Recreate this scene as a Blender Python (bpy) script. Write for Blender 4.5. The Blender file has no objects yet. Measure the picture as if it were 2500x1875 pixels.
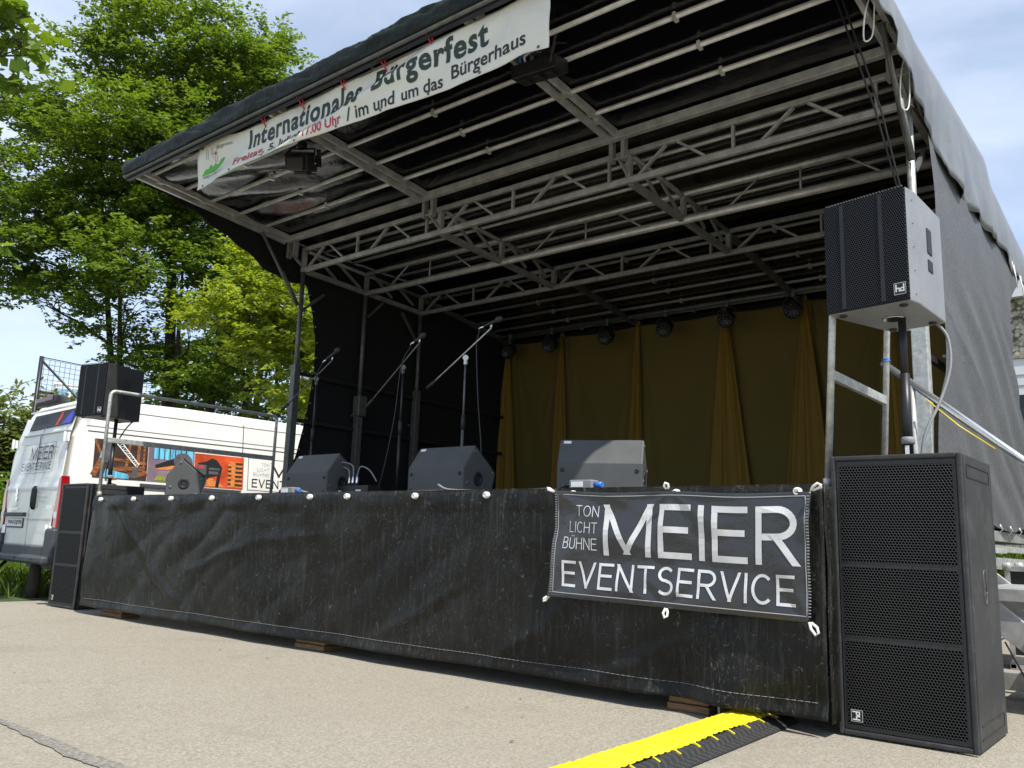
import bpy, bmesh, math, random
import numpy as np
from mathutils import Vector, Matrix, noise
PI=math.pi; R=math.radians; V=Vector
sc=bpy.context.scene; COL=sc.collection
# ------------------------------------------------------------------ camera, sky, sun, exposure
cam=bpy.data.cameras.new('camera'); co=bpy.data.objects.new('camera',cam); COL.objects.link(co)
cam.sensor_width=36; cam.lens=36*2097.1/2500; cam.clip_start=.05; cam.clip_end=2000
def cam_axes(y,p,r):
    y,p,r=R(y),R(p),R(r)
    fw=V((-math.sin(y)*math.cos(p),math.cos(y)*math.cos(p),math.sin(p))); rt=V((math.cos(y),math.sin(y),0)); up=rt.cross(fw)
    return math.cos(r)*rt+math.sin(r)*up, -math.sin(r)*rt+math.cos(r)*up, fw
rt,up,fw=cam_axes(39.413,10.362,1.856)
M=Matrix((rt,up,-fw)).transposed().to_4x4(); M.translation=V((8.336,-6.098,.804)); co.matrix_world=M
sc.camera=co
SUN=V((.585,-.185,1)).normalized()
elev=math.asin(SUN.z); azim=math.atan2(SUN.x,SUN.y)
w=bpy.data.worlds.new('World'); sc.world=w; w.use_nodes=True; nt=w.node_tree
bg=nt.nodes['Background']; bg.inputs[1].default_value=.125
sky=nt.nodes.new('ShaderNodeTexSky'); sky.sky_type='NISHITA'; sky.sun_disc=False; sky.sun_elevation=elev; sky.sun_rotation=azim
sky.air_density=1.0; sky.dust_density=.3; sky.ozone_density=2.0
tc=nt.nodes.new('ShaderNodeTexCoord'); mp=nt.nodes.new('ShaderNodeMapping'); mp.inputs['Scale'].default_value=(1.5,1.5,4.2); mp.inputs['Rotation'].default_value=(0,0,.5)
nz=nt.nodes.new('ShaderNodeTexNoise'); nz.inputs['Scale'].default_value=1.5; nz.inputs['Detail'].default_value=7; nz.inputs['Roughness'].default_value=.52; nz.inputs['Distortion'].default_value=.5
rp=nt.nodes.new('ShaderNodeValToRGB'); rp.color_ramp.elements[0].position=.38; rp.color_ramp.elements[1].position=.72
rp.color_ramp.elements[0].color=(.3,.3,.3,1); rp.color_ramp.elements[1].color=(.86,.86,.86,1)
mx=nt.nodes.new('ShaderNodeMix'); mx.data_type='RGBA'; mx.inputs[7].default_value=(5.5,6.2,7.4,1)
for a,b in ((tc.outputs['Generated'],mp.inputs[0]),(mp.outputs[0],nz.inputs['Vector']),(nz.outputs[0],rp.inputs[0]),(rp.outputs[0],mx.inputs[0]),(sky.outputs[0],mx.inputs[6]),(mx.outputs[2],bg.inputs[0])): nt.links.new(a,b)
sl=bpy.data.lights.new('sun','SUN'); sl.energy=4.6; sl.angle=R(.5); sl.color=(1,.955,.88)
so=bpy.data.objects.new('sun',sl); COL.objects.link(so); so.rotation_euler=SUN.to_track_quat('Z','Y').to_euler(); so.location=(8,-2,15)
sc.view_settings.view_transform='Standard'; sc.view_settings.look='None'; sc.view_settings.gamma=1; sc.view_settings.exposure=.5
# ------------------------------------------------------------------ materials
class NT:
    def __init__(s,nt): s.nt=nt
    def n(s,t,**k):
        x=s.nt.nodes.new(t)
        for a,b in k.items(): setattr(x,a,b)
        return x
    def l(s,a,b): s.nt.links.new(a,b)
    def math(s,op,a,b=None,c=None):
        x=s.n('ShaderNodeMath',operation=op)
        for i,v in enumerate((a,b,c)):
            if v is None: continue
            if isinstance(v,(int,float)): x.inputs[i].default_value=v
            else: s.l(v,x.inputs[i])
        return x.outputs[0]
    def mix(s,f,a,b):
        x=s.n('ShaderNodeMix',data_type='RGBA')
        for i,v in ((0,f),(6,a),(7,b)):
            if isinstance(v,tuple): x.inputs[i].default_value=(*v,1) if len(v)==3 else v
            elif isinstance(v,(int,float)): x.inputs[i].default_value=v
            else: s.l(v,x.inputs[i])
        return x.outputs[2]
    def noise(s,scale,detail=4,rough=.55,vec=None,stretch=None,dist=0):
        t=s.n('ShaderNodeTexNoise'); t.inputs['Scale'].default_value=scale; t.inputs['Detail'].default_value=detail; t.inputs['Roughness'].default_value=rough; t.inputs['Distortion'].default_value=dist
        v=vec or s.co()
        if stretch:
            m=s.n('ShaderNodeMapping'); m.inputs['Scale'].default_value=stretch; s.l(v,m.inputs[0]); v=m.outputs[0]
        s.l(v,t.inputs['Vector']); return t.outputs[0]
    def co(s):
        if not hasattr(s,'_c'): s._c=s.n('ShaderNodeTexCoord').outputs['Object']
        return s._c
    def ramp(s,v,stops):
        r=s.n('ShaderNodeValToRGB'); e=r.color_ramp.elements
        while len(e)<len(stops): e.new(.5)
        for i,(p,c) in enumerate(stops):
            e[i].position=p; e[i].color=(*c,1) if isinstance(c,tuple) else (c,c,c,1)
        s.l(v,r.inputs[0]); return r.outputs[0]
    def bump(s,h,st,d=.01):
        b=s.n('ShaderNodeBump'); b.inputs['Strength'].default_value=st; b.inputs['Distance'].default_value=d; s.l(h,b.inputs['Height']); s.l(b.outputs[0],s.bsdf.inputs['Normal'])
def newmat(name):
    m=bpy.data.materials.new(name); m.use_nodes=True; t=NT(m.node_tree); t.bsdf=m.node_tree.nodes['Principled BSDF']; t.out=m.node_tree.nodes['Material Output']; t.m=m
    return t
def mat(name,col,rough=.5,metal=0,var=.2,vs=6,bump=0,bs=200,bd=.002,spec=.5,coat=0,stretch=None,dirt=None,ds=3):
    t=newmat(name); b=t.bsdf
    n1=t.noise(vs,5,.6,stretch=stretch)
    c=t.mix(t.ramp(n1,[(.3,0.),(.7,1.)]),tuple(x*(1-var) for x in col),tuple(min(1,x*(1+var)) for x in col))
    if dirt:
        n2=t.noise(ds,8,.7); c=t.mix(t.ramp(n2,[(.5,0.),(.72,.8)]),c,dirt)
    t.l(c,b.inputs['Base Color']); b.inputs['Roughness'].default_value=rough; b.inputs['Metallic'].default_value=metal; b.inputs['Specular IOR Level'].default_value=spec; b.inputs['Coat Weight'].default_value=coat
    if rough>.1:
        t.l(t.math('MULTIPLY_ADD',n1,.25*rough,rough*.88),b.inputs['Roughness'])
    if bump: t.bump(t.noise(bs,3,.6),bump,bd)
    return t.m
def hexmat(name,pitch,hole,metal_c,hole_c,rough=.4,metal=.0):
    t=newmat(name); sx=t.n('ShaderNodeSeparateXYZ'); t.l(t.co(),sx.inputs[0])
    px=t.math('DIVIDE',sx.outputs[0],pitch); pz=t.math('DIVIDE',sx.outputs[2],pitch*1.732)
    def cell(o):
        a=t.math('SUBTRACT',t.math('FRACT',t.math('ADD',px,o)),.5); b=t.math('MULTIPLY',t.math('SUBTRACT',t.math('FRACT',t.math('ADD',pz,o)),.5),1.732)
        return t.math('SQRT',t.math('ADD',t.math('MULTIPLY',a,a),t.math('MULTIPLY',b,b)))
    d=t.math('MINIMUM',cell(0.),cell(.5))
    f=t.ramp(d,[(hole-.03,0.),(hole+.03,1.)])
    c=t.mix(f,hole_c,metal_c); t.l(c,t.bsdf.inputs['Base Color'])
    t.l(t.math('MULTIPLY_ADD',f,rough-.95,.95),t.bsdf.inputs['Roughness']); t.bsdf.inputs['Metallic'].default_value=metal
    t.l(t.math('MULTIPLY',f,.5),t.bsdf.inputs['Specular IOR Level'])
    t.bump(f,.5,.003)
    return t.m
ALU=mat('aluminium',(.43,.43,.415),.4,.3,.25,9,.15,60,dirt=(.25,.24,.21),ds=5)
TUBE=mat('lit_aluminium_tube',(.62,.61,.58),.34,.35,.2,9,.1,60,dirt=(.4,.39,.36),ds=5)  # brighter aluminium copy, light from below put into the tube colour
ALU_D=mat('shaded_weathered_aluminium',(.3,.3,.285),.48,.3,.3,12,.2,80,dirt=(.16,.15,.13),ds=6)  # weathered aluminium, darker copy with the shade towards the back painted in
ALU_B=mat('bright_aluminium',(.75,.75,.73),.22,.85,.1,10)
GALV=mat('galvanised_steel',(.46,.47,.44),.45,.5,.3,25,.1,60)
STEEL_D=mat('dark_galvanised_steel',(.12,.125,.115),.5,.4,.3,14,.1,60)
CHROME=mat('chrome',(.75,.76,.78),.12,1,.05,5)
BLACKMETAL=mat('black_metal',(.018,.018,.02),.42,.2,.2,10)
RUBBER=mat('black_rubber',(.02,.02,.02),.6,0,.2,20,.1,150)
CAB=mat('black_textured_paint',(.034,.035,.036),.5,0,.2,5,.55,420,.0012,spec=.3,dirt=(.07,.07,.068),ds=9)
CABTOP=mat('sunlit_textured_paint',(.22,.23,.24),.42,0,.12,5,.5,420,.0012)  # black cabinet paint lightened to its tone in full sun
MONP=mat('monitor_textured_paint',(.085,.088,.087),.45,0,.12,5,.5,380,.0012,spec=.2)
GRILLE=hexmat('hex_grille',.0135,.4,(.026,.027,.028),(.0012,.0012,.0014),.42,.1)
GRILLE_T=hexmat('fine_hex_grille',.0115,.36,(.011,.0115,.014),(.001,.001,.0012),.4,.2)
DOTGR=mat('grille_bar',(.02,.021,.022),.5,0,.1,8)
WHITEP=mat('white_plastic',(.75,.74,.7),.45,0,.08,12)
PRINTW=mat('white_print',(.78,.78,.77),.5,0,.06,30)
BANLET=mat('grey_white_banner_print',(.6,.6,.6),.42,0,.08,9)
PRINTK=mat('black_print',(.012,.014,.014),.5,0,.05,30)
PRINTG=mat('dark_green_print',(.012,.03,.018),.5,0,.05,30)
PRINTGY=mat('grey_print',(.33,.33,.34),.5,0,.05,30)
PRINTR=mat('red_print',(.42,.03,.05),.5,0,.05,30)
LOGOG=mat('green_print',(.07,.4,.03),.5,0,.05,30)
LOGOR=mat('bright_red_print',(.6,.03,.03),.5,0,.05,30)
TIE=mat('red_cord',(.5,.02,.03),.5,0,.1,30)
CORD=mat('white_cord',(.7,.7,.68),.6,0,.1,30)
CABLE=mat('black_cable',(.015,.015,.016),.5,0,.1,30)
CABLEG=mat('grey_cable',(.22,.225,.23),.5,0,.1,30)
BLUEP=mat('blue_plastic',(.04,.16,.5),.4,0,.1,30)
YELL=mat('yellow_polyurethane',(.78,.64,.015),.4,0,.1,9,.35,60,.004,dirt=(.42,.33,.04),ds=9)
PLY=mat('dark_plywood',(.03,.026,.022),.6,0,.3,20)
WOOD=mat('weathered_wood',(.2,.12,.06),.75,0,.5,10,.5,60,.003,stretch=(1,1,14))
BARK=mat('bark',(.045,.038,.03),.9,0,.4,8,.8,25,.02,stretch=(1,1,.3))
VANW=mat('white_van_paint',(.74,.74,.70),.3,0,.03,3,coat=.15,spec=.35,dirt=(.62,.61,.54),ds=1.2)
VANSTRIP=mat('dark_seam',(.05,.05,.05),.6,0,.1,10)
VANGREY=mat('grey_bumper_plastic',(.05,.055,.06),.55,0,.15,10,.2,200)
TAILRED=mat('red_lamp_glass',(.26,.006,.01),.12,0,.15,8,coat=1)
GLASSD=mat('dark_glass',(.012,.014,.018),.06,0,.1,4)
LENS=mat('led_lens',(.3,.31,.33),.15,0,.05,10)
def tarp_mat(name,col,rough,streak=0,sheen=0,coat=0,var=.3,spec=.5,bst=.35,fine=.12,hs=7):
    t=newmat(name); n1=t.noise(2.2,8,.62); c=t.mix(t.ramp(n1,[(.3,0.),(.75,1.)]),tuple(x*(1-var) for x in col),tuple(x*(1+var) for x in col))
    if streak:
        a=t.noise(1,6,.75,stretch=(38,38,2.2)); s1=t.ramp(a,[(.5,0.),(.7,1.)])
        b=t.noise(3.5,5,.6); s2=t.ramp(b,[(.38,0.),(.6,1.)])
        c=t.mix(t.math('MULTIPLY',t.math('MULTIPLY',s1,s2),.3*streak),c,(.13,.13,.12))
        d=t.noise(26,6,.8,dist=1.5); c=t.mix(t.math('MULTIPLY',t.ramp(d,[(.6,0.),(.68,1.)]),.4*streak),c,(.3,.3,.28))
        e=t.noise(9,2,.5,stretch=(1,1,.35),dist=3); sc1=t.ramp(e,[(.494,0.),(.4985,1.),(.503,0.)]); f=t.ramp(t.noise(2.8,3),[(.42,0.),(.6,1.)])
        c=t.mix(t.math('MULTIPLY',t.math('MULTIPLY',sc1,f),.55*streak),c,(.3,.3,.28))
        g=t.noise(1.3,5,.6); c=t.mix(t.math('MULTIPLY',t.ramp(g,[(.42,0.),(.75,1.)]),.35*streak),c,(.035,.034,.028))
    t.l(c,t.bsdf.inputs['Base Color']); t.l(t.math('MULTIPLY_ADD',n1,.3,rough-.13),t.bsdf.inputs['Roughness'])
    t.bsdf.inputs['Specular IOR Level'].default_value=spec; t.bsdf.inputs['Coat Weight'].default_value=coat; t.bsdf.inputs['Sheen Weight'].default_value=sheen
    h=t.math('ADD',t.math('MULTIPLY',t.noise(hs,4 if fine==0 else 6,.55,dist=.9),1.),t.math('MULTIPLY',t.noise(60,3,.6),fine)); t.bump(h,bst,.03)
    return t.m
SKIRT=tarp_mat('scuffed_black_vinyl',(.0075,.0075,.006),.34,1.1,var=.55,spec=.2,bst=.35,fine=.0,hs=2.6)
LINING=tarp_mat('black_roof_lining',(.003,.003,.0045),.13,var=.2,spec=.5,bst=.14)
ROOFOUT=tarp_mat('dark_grey_roof_vinyl',(.14,.15,.15),.38,.35,var=.25)
ROLLV=tarp_mat('dark_green_black_vinyl',(.009,.014,.011),.42,.35,var=.5,spec=.16,bst=.5)
BLACKCLOTH=tarp_mat('black_molton_cloth',(.006,.006,.007),.9)
BANNERW=tarp_mat('cream_banner_vinyl',(.66,.65,.56),.42,0,var=.05)
BANNERK=tarp_mat('black_satin_banner_cloth',(.014,.016,.02),.3,0,sheen=.25,var=.15,spec=.7,bst=.3)
VALW=tarp_mat('sun_glare_valance_vinyl',(.17,.178,.18),.34,.25,var=.25)  # black vinyl, sun glare on the near side painted in as grey
# black debris net: right copy greyed for sun, left copy darkened for shade
t=newmat('sunlit_debris_net'); n1=t.noise(150,3,.7,stretch=(1,1,.4)); n2=t.noise(1.6,6,.6)
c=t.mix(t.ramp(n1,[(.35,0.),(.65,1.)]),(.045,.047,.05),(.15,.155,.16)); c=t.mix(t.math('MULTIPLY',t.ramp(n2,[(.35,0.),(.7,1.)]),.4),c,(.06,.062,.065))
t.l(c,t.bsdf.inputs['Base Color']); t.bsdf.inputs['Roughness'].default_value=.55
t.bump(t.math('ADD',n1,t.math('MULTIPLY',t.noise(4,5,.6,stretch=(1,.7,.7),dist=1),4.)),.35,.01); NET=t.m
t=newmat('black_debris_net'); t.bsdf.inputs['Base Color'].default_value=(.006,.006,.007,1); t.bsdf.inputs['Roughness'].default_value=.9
sx=t.n('ShaderNodeSeparateXYZ'); t.l(t.co(),sx.inputs[0])
hole=t.ramp(t.noise(80,2,.6),[(.66,0.),(.70,1.)])
fz=t.math('MULTIPLY',t.math('SUBTRACT',.72,sx.outputs[2]),1.5); fz=t.math('MINIMUM',t.math('MAXIMUM',fz,0.),1.)
fy=t.math('MINIMUM',t.math('MAXIMUM',t.math('MULTIPLY',t.math('SUBTRACT',-.95,sx.outputs[1]),1.4),0.),1.)
tr=t.n('ShaderNodeBsdfTransparent'); ms=t.n('ShaderNodeMixShader'); t.l(t.math('MULTIPLY',t.math('MULTIPLY',hole,fz),fy),ms.inputs[0]); t.l(t.bsdf.outputs[0],ms.inputs[1]); t.l(tr.outputs[0],ms.inputs[2]); t.l(ms.outputs[0],t.out.inputs[0]); NETK=t.m
# curtain
t=newmat('mustard_curtain_cloth'); n1=t.noise(1.2,4); n2=t.noise(120,2,.6,stretch=(1,1,.15))
c=t.mix(n1,(.105,.078,.009),(.16,.113,.011)); c=t.mix(t.math('MULTIPLY',n2,.3),c,(.07,.05,.008)); t.l(c,t.bsdf.inputs['Base Color']); t.bsdf.inputs['Roughness'].default_value=.8; t.bsdf.inputs['Sheen Weight'].default_value=.2
CURT=t.m
t=newmat('orange_mustard_cloth'); n1=t.noise(3,4,stretch=(8,8,.3)); c=t.mix(n1,(.16,.093,.005),(.26,.15,.009)); t.l(c,t.bsdf.inputs['Base Color']); t.bsdf.inputs['Roughness'].default_value=.75; SWAG=t.m
# ground
t=newmat('pale_asphalt'); vo=t.n('ShaderNodeTexVoronoi'); vo.inputs['Scale'].default_value=120; t.l(t.co(),vo.inputs['Vector'])
g1=t.noise(70,4,.7); g2=t.noise(.55,8,.68); g3=t.noise(280,2,.6)
c=t.mix(t.ramp(vo.outputs['Color'],[(.15,0.),(.85,1.)]),(.2,.18,.14),(.36,.327,.26)); c=t.mix(t.ramp(g1,[(.3,.5),(.5,0.)]),c,(.2,.175,.135)); c=t.mix(t.ramp(g3,[(.62,0.),(.78,.7)]),c,(.58,.54,.46))
c=t.mix(t.math('MULTIPLY',t.ramp(g2,[(.35,0.),(.7,1.)]),.45),c,(.245,.217,.17)); st_=t.noise(1.7,7,.7,dist=.8); c=t.mix(t.math('MULTIPLY',t.ramp(st_,[(.54,0.),(.66,1.)]),.35),c,(.19,.168,.13)); sp_=t.noise(9,3,.6); c=t.mix(t.math('MULTIPLY',t.ramp(sp_,[(.70,0.),(.74,1.)]),.45),c,(.13,.115,.09)); t.l(c,t.bsdf.inputs['Base Color']); t.bsdf.inputs['Roughness'].default_value=.85
t.bump(t.math('ADD',vo.outputs['Distance'],t.math('MULTIPLY',g1,.8)),.3,.01); ASPH=t.m
t=newmat('bitumen_repair'); g=t.noise(60,5,.7); c=t.mix(t.ramp(g,[(.4,0.),(.6,1.)]),(.12,.115,.1),(.27,.25,.21)); t.l(c,t.bsdf.inputs['Base Color']); t.bsdf.inputs['Roughness'].default_value=.7; t.bump(g,.3,.01); BITU=t.m
LAWN=mat('grass_soil',(.05,.075,.02),.95,0,.5,2,.6,30,.03)
def leafmat(name,c1,c2,c3,trans=.45):
    t=newmat(name); gi=t.n('ShaderNodeNewGeometry'); ri=gi.outputs['Random Per Island']; n1=t.noise(.7,4,.6)
    c=t.mix(t.ramp(n1,[(.35,0.),(.65,1.)]),c1,c2); c=t.mix(t.math('MULTIPLY',ri,.6),c,c3)
    t.l(c,t.bsdf.inputs['Base Color']); t.bsdf.inputs['Roughness'].default_value=.45; t.bsdf.inputs['Specular IOR Level'].default_value=.35
    tl=t.n('ShaderNodeBsdfTranslucent'); hs=t.n('ShaderNodeHueSaturation'); hs.inputs['Value'].default_value=1.5; hs.inputs['Saturation'].default_value=1.1; hs.inputs['Hue'].default_value=.485; t.l(c,hs.inputs['Color']); t.l(hs.outputs[0],tl.inputs[0])
    ms=t.n('ShaderNodeMixShader'); ms.inputs[0].default_value=trans; t.l(t.bsdf.outputs[0],ms.inputs[1]); t.l(tl.outputs[0],ms.inputs[2]); t.l(ms.outputs[0],t.out.inputs[0])
    return t.m
LEAF=leafmat('hornbeam_leaf',(.065,.13,.016),(.115,.195,.024),(.22,.31,.05),.4)
LEAFB=leafmat('bright_leaf',(.16,.23,.025),(.24,.32,.035),(.32,.38,.06),.5)
LEAFM=leafmat('maple_leaf',(.06,.12,.015),(.12,.2,.02),(.2,.29,.04),.5)
LEAFY=leafmat('yellow_green_leaf',(.13,.17,.04),(.2,.22,.06),(.09,.14,.03),.4)
GRASSM=leafmat('grass_blade',(.08,.15,.02),(.14,.22,.03),(.2,.28,.05),.4)
t=newmat('pebble_panel'); vo=t.n('ShaderNodeTexVoronoi'); vo.inputs['Scale'].default_value=11; t.l(t.co(),vo.inputs['Vector'])
c=t.mix(t.ramp(vo.outputs['Color'],[(.1,0.),(.9,1.)]),(.22,.19,.14),(.62,.57,.45)); c=t.mix(t.ramp(vo.outputs['Distance'],[(.45,0.),(.7,1.)]),c,(.1,.085,.06)); t.l(c,t.bsdf.inputs['Base Color']); t.bsdf.inputs['Roughness'].default_value=.85; t.bump(vo.outputs['Distance'],-.8,.05); PEBB=t.m
WALLW=mat('white_facade',(.72,.72,.72),.6,0,.06,2)
WALLG=mat('grey_facade',(.32,.32,.3),.7,0,.1,2)
BLUEG=mat('blue_facade_glass',(.2,.36,.5),.2,0,.2,.4)
# ------------------------------------------------------------------ mesh helpers
class MB:
    def __init__(s): s.v=[]; s.f=[]; s.sm=[]
    def add(s,vs,fs,smooth=False):
        o=len(s.v); s.v+=[tuple(x) for x in vs]; s.f+=[tuple(i+o for i in f) for f in fs]; s.sm+=[smooth]*len(fs); return s
    def box(s,c,d,rot=None):
        c=V(c); vs=[]
        for x in (-.5,.5):
            for y in (-.5,.5):
                for z in (-.5,.5):
                    p=V((x*d[0],y*d[1],z*d[2]));
                    if rot: p=rot@p
                    vs.append(p+c)
        return s.add(vs,[(0,1,3,2),(4,6,7,5),(0,4,5,1),(2,3,7,6),(0,2,6,4),(1,5,7,3)])
    def beam(s,a,b,wd,h,upv=(0,0,1)):
        a,b=V(a),V(b); d=(b-a); L=d.length; d.normalize(); u=V(upv)
        if abs(d.dot(u))>.95: u=V((0,1,0))
        x=d.cross(u).normalized(); z=x.cross(d)
        return s.box((a+b)/2,(wd,L,h),Matrix((x,d,z)).transposed())
    def tube(s,a,b,r,n=10,r2=None,cap=True):
        return s.path([a,b],[r,r if r2 is None else r2],n,cap)
    def path(s,pts,rad,n=8,cap=True):
        pts=[V(p) for p in pts]
        if not isinstance(rad,(list,tuple)): rad=[rad]*len(pts)
        vs=[]; prev=None
        for i,p in enumerate(pts):
            d=(pts[min(i+1,len(pts)-1)]-pts[max(i-1,0)]).normalized()
            if prev is None:
                u=V((0,0,1)) if abs(d.z)<.9 else V((1,0,0)); x=d.cross(u).normalized()
            else: x=(prev-d*prev.dot(d)).normalized()
            prev=x; y=d.cross(x)
            for k in range(n):
                a=2*PI*k/n; vs.append(p+rad[i]*(math.cos(a)*x+math.sin(a)*y))
        fs=[]
        for i in range(len(pts)-1):
            for k in range(n): fs.append((i*n+k,i*n+(k+1)%n,(i+1)*n+(k+1)%n,(i+1)*n+k))
        s.add(vs,fs,True)
        if cap:
            o=len(s.v)-len(vs); s.f+=[tuple(o+k for k in reversed(range(n))),tuple(o+(len(pts)-1)*n+k for k in range(n))]; s.sm+=[False,False]
        return s
    def lathe(s,prof,c=(0,0,0),axis=None,n=20):
        # prof: (r,h) along axis
        ax=V(axis or (0,0,1)).normalized(); u=V((0,0,1)) if abs(ax.z)<.9 else V((1,0,0)); x=ax.cross(u).normalized(); y=ax.cross(x); c=V(c); vs=[]
        for r,h in prof:
            for k in range(n):
                a=2*PI*k/n; vs.append(c+ax*h+r*(math.cos(a)*x+math.sin(a)*y))
        fs=[(i*n+k,i*n+(k+1)%n,(i+1)*n+(k+1)%n,(i+1)*n+k) for i in range(len(prof)-1) for k in range(n)]
        s.add(vs,fs,True); o=len(s.v)-len(vs)
        s.f+=[tuple(o+k for k in range(n)),tuple(o+(len(prof)-1)*n+k for k in range(n))]; s.sm+=[False,False]
        return s
    def prism(s,poly,y0,y1,f=None):
        # poly in (a,b) extruded along c ; f maps (a,b,c)->xyz
        f=f or (lambda a,b,c:(a,c,b)); n=len(poly)
        vs=[f(a,b,y0) for a,b in poly]+[f(a,b,y1) for a,b in poly]
        return s.add(vs,[tuple(range(n)),tuple(reversed(range(n,2*n)))]+[(i,(i+1)%n,n+(i+1)%n,n+i) for i in range(n)])
    def grid(s,fn,nu,nv,smooth=True):
        vs=[fn(i/nu,j/nv) for j in range(nv+1) for i in range(nu+1)]
        fs=[(j*(nu+1)+i,j*(nu+1)+i+1,(j+1)*(nu+1)+i+1,(j+1)*(nu+1)+i) for j in range(nv) for i in range(nu)]
        return s.add(vs,fs,smooth)
    def build(s,name,m,parent=None,bevel=0,world=True,solid=0,fixn=True,mats=None):
        me=bpy.data.meshes.new(name); off=V((0,0,0))
        if parent is not None and world:
            p=parent
            while p is not None: off+=V(p.location); p=p.parent
        me.from_pydata([tuple(V(v)-off) for v in s.v],[],s.f); me.polygons.foreach_set('use_smooth',s.sm)
        if fixn:
            bm=bmesh.new(); bm.from_mesh(me); bmesh.ops.recalc_face_normals(bm,faces=bm.faces); bm.to_mesh(me); bm.free()
        for x in (mats or [m]): me.materials.append(x)
        o=bpy.data.objects.new(name,me); COL.objects.link(o)
        if parent is not None: o.parent=parent
        if bevel:
            b=o.modifiers.new('bevel','BEVEL'); b.width=bevel; b.segments=2; b.limit_method='ANGLE'; b.angle_limit=R(40); b.harden_normals=False
        if solid:
            b=o.modifiers.new('thickness','SOLIDIFY'); b.thickness=solid; b.offset=0
            if mats and len(mats)>1: b.material_offset=1
        return o
def thing(name,label,cat,loc=(0,0,0),rz=0,group=None):
    o=bpy.data.objects.new(name,None); COL.objects.link(o); o.location=loc; o.rotation_euler=(0,0,rz); o.empty_display_size=.1
    return tag(o,label,cat,group)
def tag(o,label,cat,group=None):
    o['label']=label; o['category']=cat
    if group: o['group']=group
    return o
def struct(o): o['kind']='structure'; return o
def dup(root,loc,rz,label):
    r=root.copy(); COL.objects.link(r); r.location=loc; r.rotation_euler=(0,0,rz); r['label']=label
    for ch in list(root.children):
        c=ch.copy(); COL.objects.link(c); c.parent=r
        for g in list(ch.children):
            d=g.copy(); COL.objects.link(d); d.parent=c
    return r
_tc={}
def text2d(body,bold=0.,step=None):
    k=(body,bold,step)
    if k in _tc: return _tc[k]
    cu=bpy.data.curves.new('t','FONT'); cu.body=body; cu.offset=bold; cu.space_character=1.1 if bold>.02 else 1.0; cu.resolution_u=3; cu.fill_mode='FRONT'
    o=bpy.data.objects.new('t',cu); COL.objects.link(o); dg=bpy.context.evaluated_depsgraph_get(); me=bpy.data.meshes.new_from_object(o.evaluated_get(dg))
    bm=bmesh.new(); bm.from_mesh(me)
    xs=[v.co.x for v in bm.verts]; ys=[v.co.y for v in bm.verts]; x0,x1,y0,y1=min(xs),max(xs),min(ys),max(ys)
    for v in bm.verts: v.co=V(((v.co.x-x0)/(x1-x0),(v.co.y-y0)/(y1-y0),0))
    bmesh.ops.triangulate(bm,faces=bm.faces)
    if step:
        for i in range(1,step):
            bmesh.ops.bisect_plane(bm,geom=bm.verts[:]+bm.edges[:]+bm.faces[:],plane_co=(i/step,0,0),plane_no=(1,0,0))
        for i in range(1,5):
            bmesh.ops.bisect_plane(bm,geom=bm.verts[:]+bm.edges[:]+bm.faces[:],plane_co=(0,i/5,0),plane_no=(0,1,0))
    bm.verts.index_update(); r=([(v.co.x,v.co.y) for v in bm.verts],[tuple(v.index for v in f.verts) for f in bm.faces])
    bm.free(); bpy.data.objects.remove(o); bpy.data.curves.remove(cu); bpy.data.meshes.remove(me); _tc[k]=r; return r
def text(mb,body,f,x0,x1,y0,y1,bold=0.,step=None):
    vs,fs=text2d(body,bold,step); mb.add([f(x0+(x1-x0)*a,y0+(y1-y0)*b) for a,b in vs],fs); return mb
def _arc(cx,cy,rx_,ry_,a0,a1,n=12): return [(cx+rx_*math.cos(R(a0+(a1-a0)*i/n)),cy+ry_*math.sin(R(a0+(a1-a0)*i/n))) for i in range(n+1)]
GL={'M':(.92,[[(0,0),(0,1)],[(0,1),(.46,.04)],[(.46,.04),(.92,1)],[(.92,0),(.92,1)]]),'E':(.56,[[(0,0),(0,1)],[(0,1),(.56,1)],[(0,.53),(.5,.53)],[(0,0),(.56,0)]]),'I':(0,[[(0,0),(0,1)]]),
'R':(.62,[[(0,0),(0,1)],[(0,1),(.33,1)]+_arc(.33,.735,.28,.265,80,-90)+[(0,.47)],[(.3,.47),(.62,0)]]),'V':(.66,[[(0,1),(.33,0)],[(.33,0),(.66,1)]]),'N':(.64,[[(0,0),(0,1)],[(0,1),(.64,0)],[(.64,0),(.64,1)]]),
'T':(.62,[[(0,1),(.62,1)],[(.31,0),(.31,1)]]),'S':(.56,[_arc(.28,.75,.26,.25,35,240)+[(.28,.515),(.36,.475)]+_arc(.28,.25,.28,.25,60,-145)]),'C':(.62,[_arc(.34,.5,.34,.5,45,315,20)]),'O':(.76,[_arc(.38,.5,.38,.5,0,360,26)]),
'L':(.5,[[(0,0),(0,1)],[(0,0),(.5,0)]]),'H':(.62,[[(0,0),(0,1)],[(.62,0),(.62,1)],[(0,.52),(.62,.52)]]),'B':(.58,[[(0,0),(0,1)],[(0,1),(.3,1)]+_arc(.3,.765,.24,.235,80,-90)+[(0,.53)],[(.3,.53)]+_arc(.3,.265,.28,.265,80,-90)+[(0,0)]]),
'U':(.6,[[(0,1),(0,.3)]+_arc(.3,.3,.3,.3,190,350)+[(.6,.3),(.6,1)]])}
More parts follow.
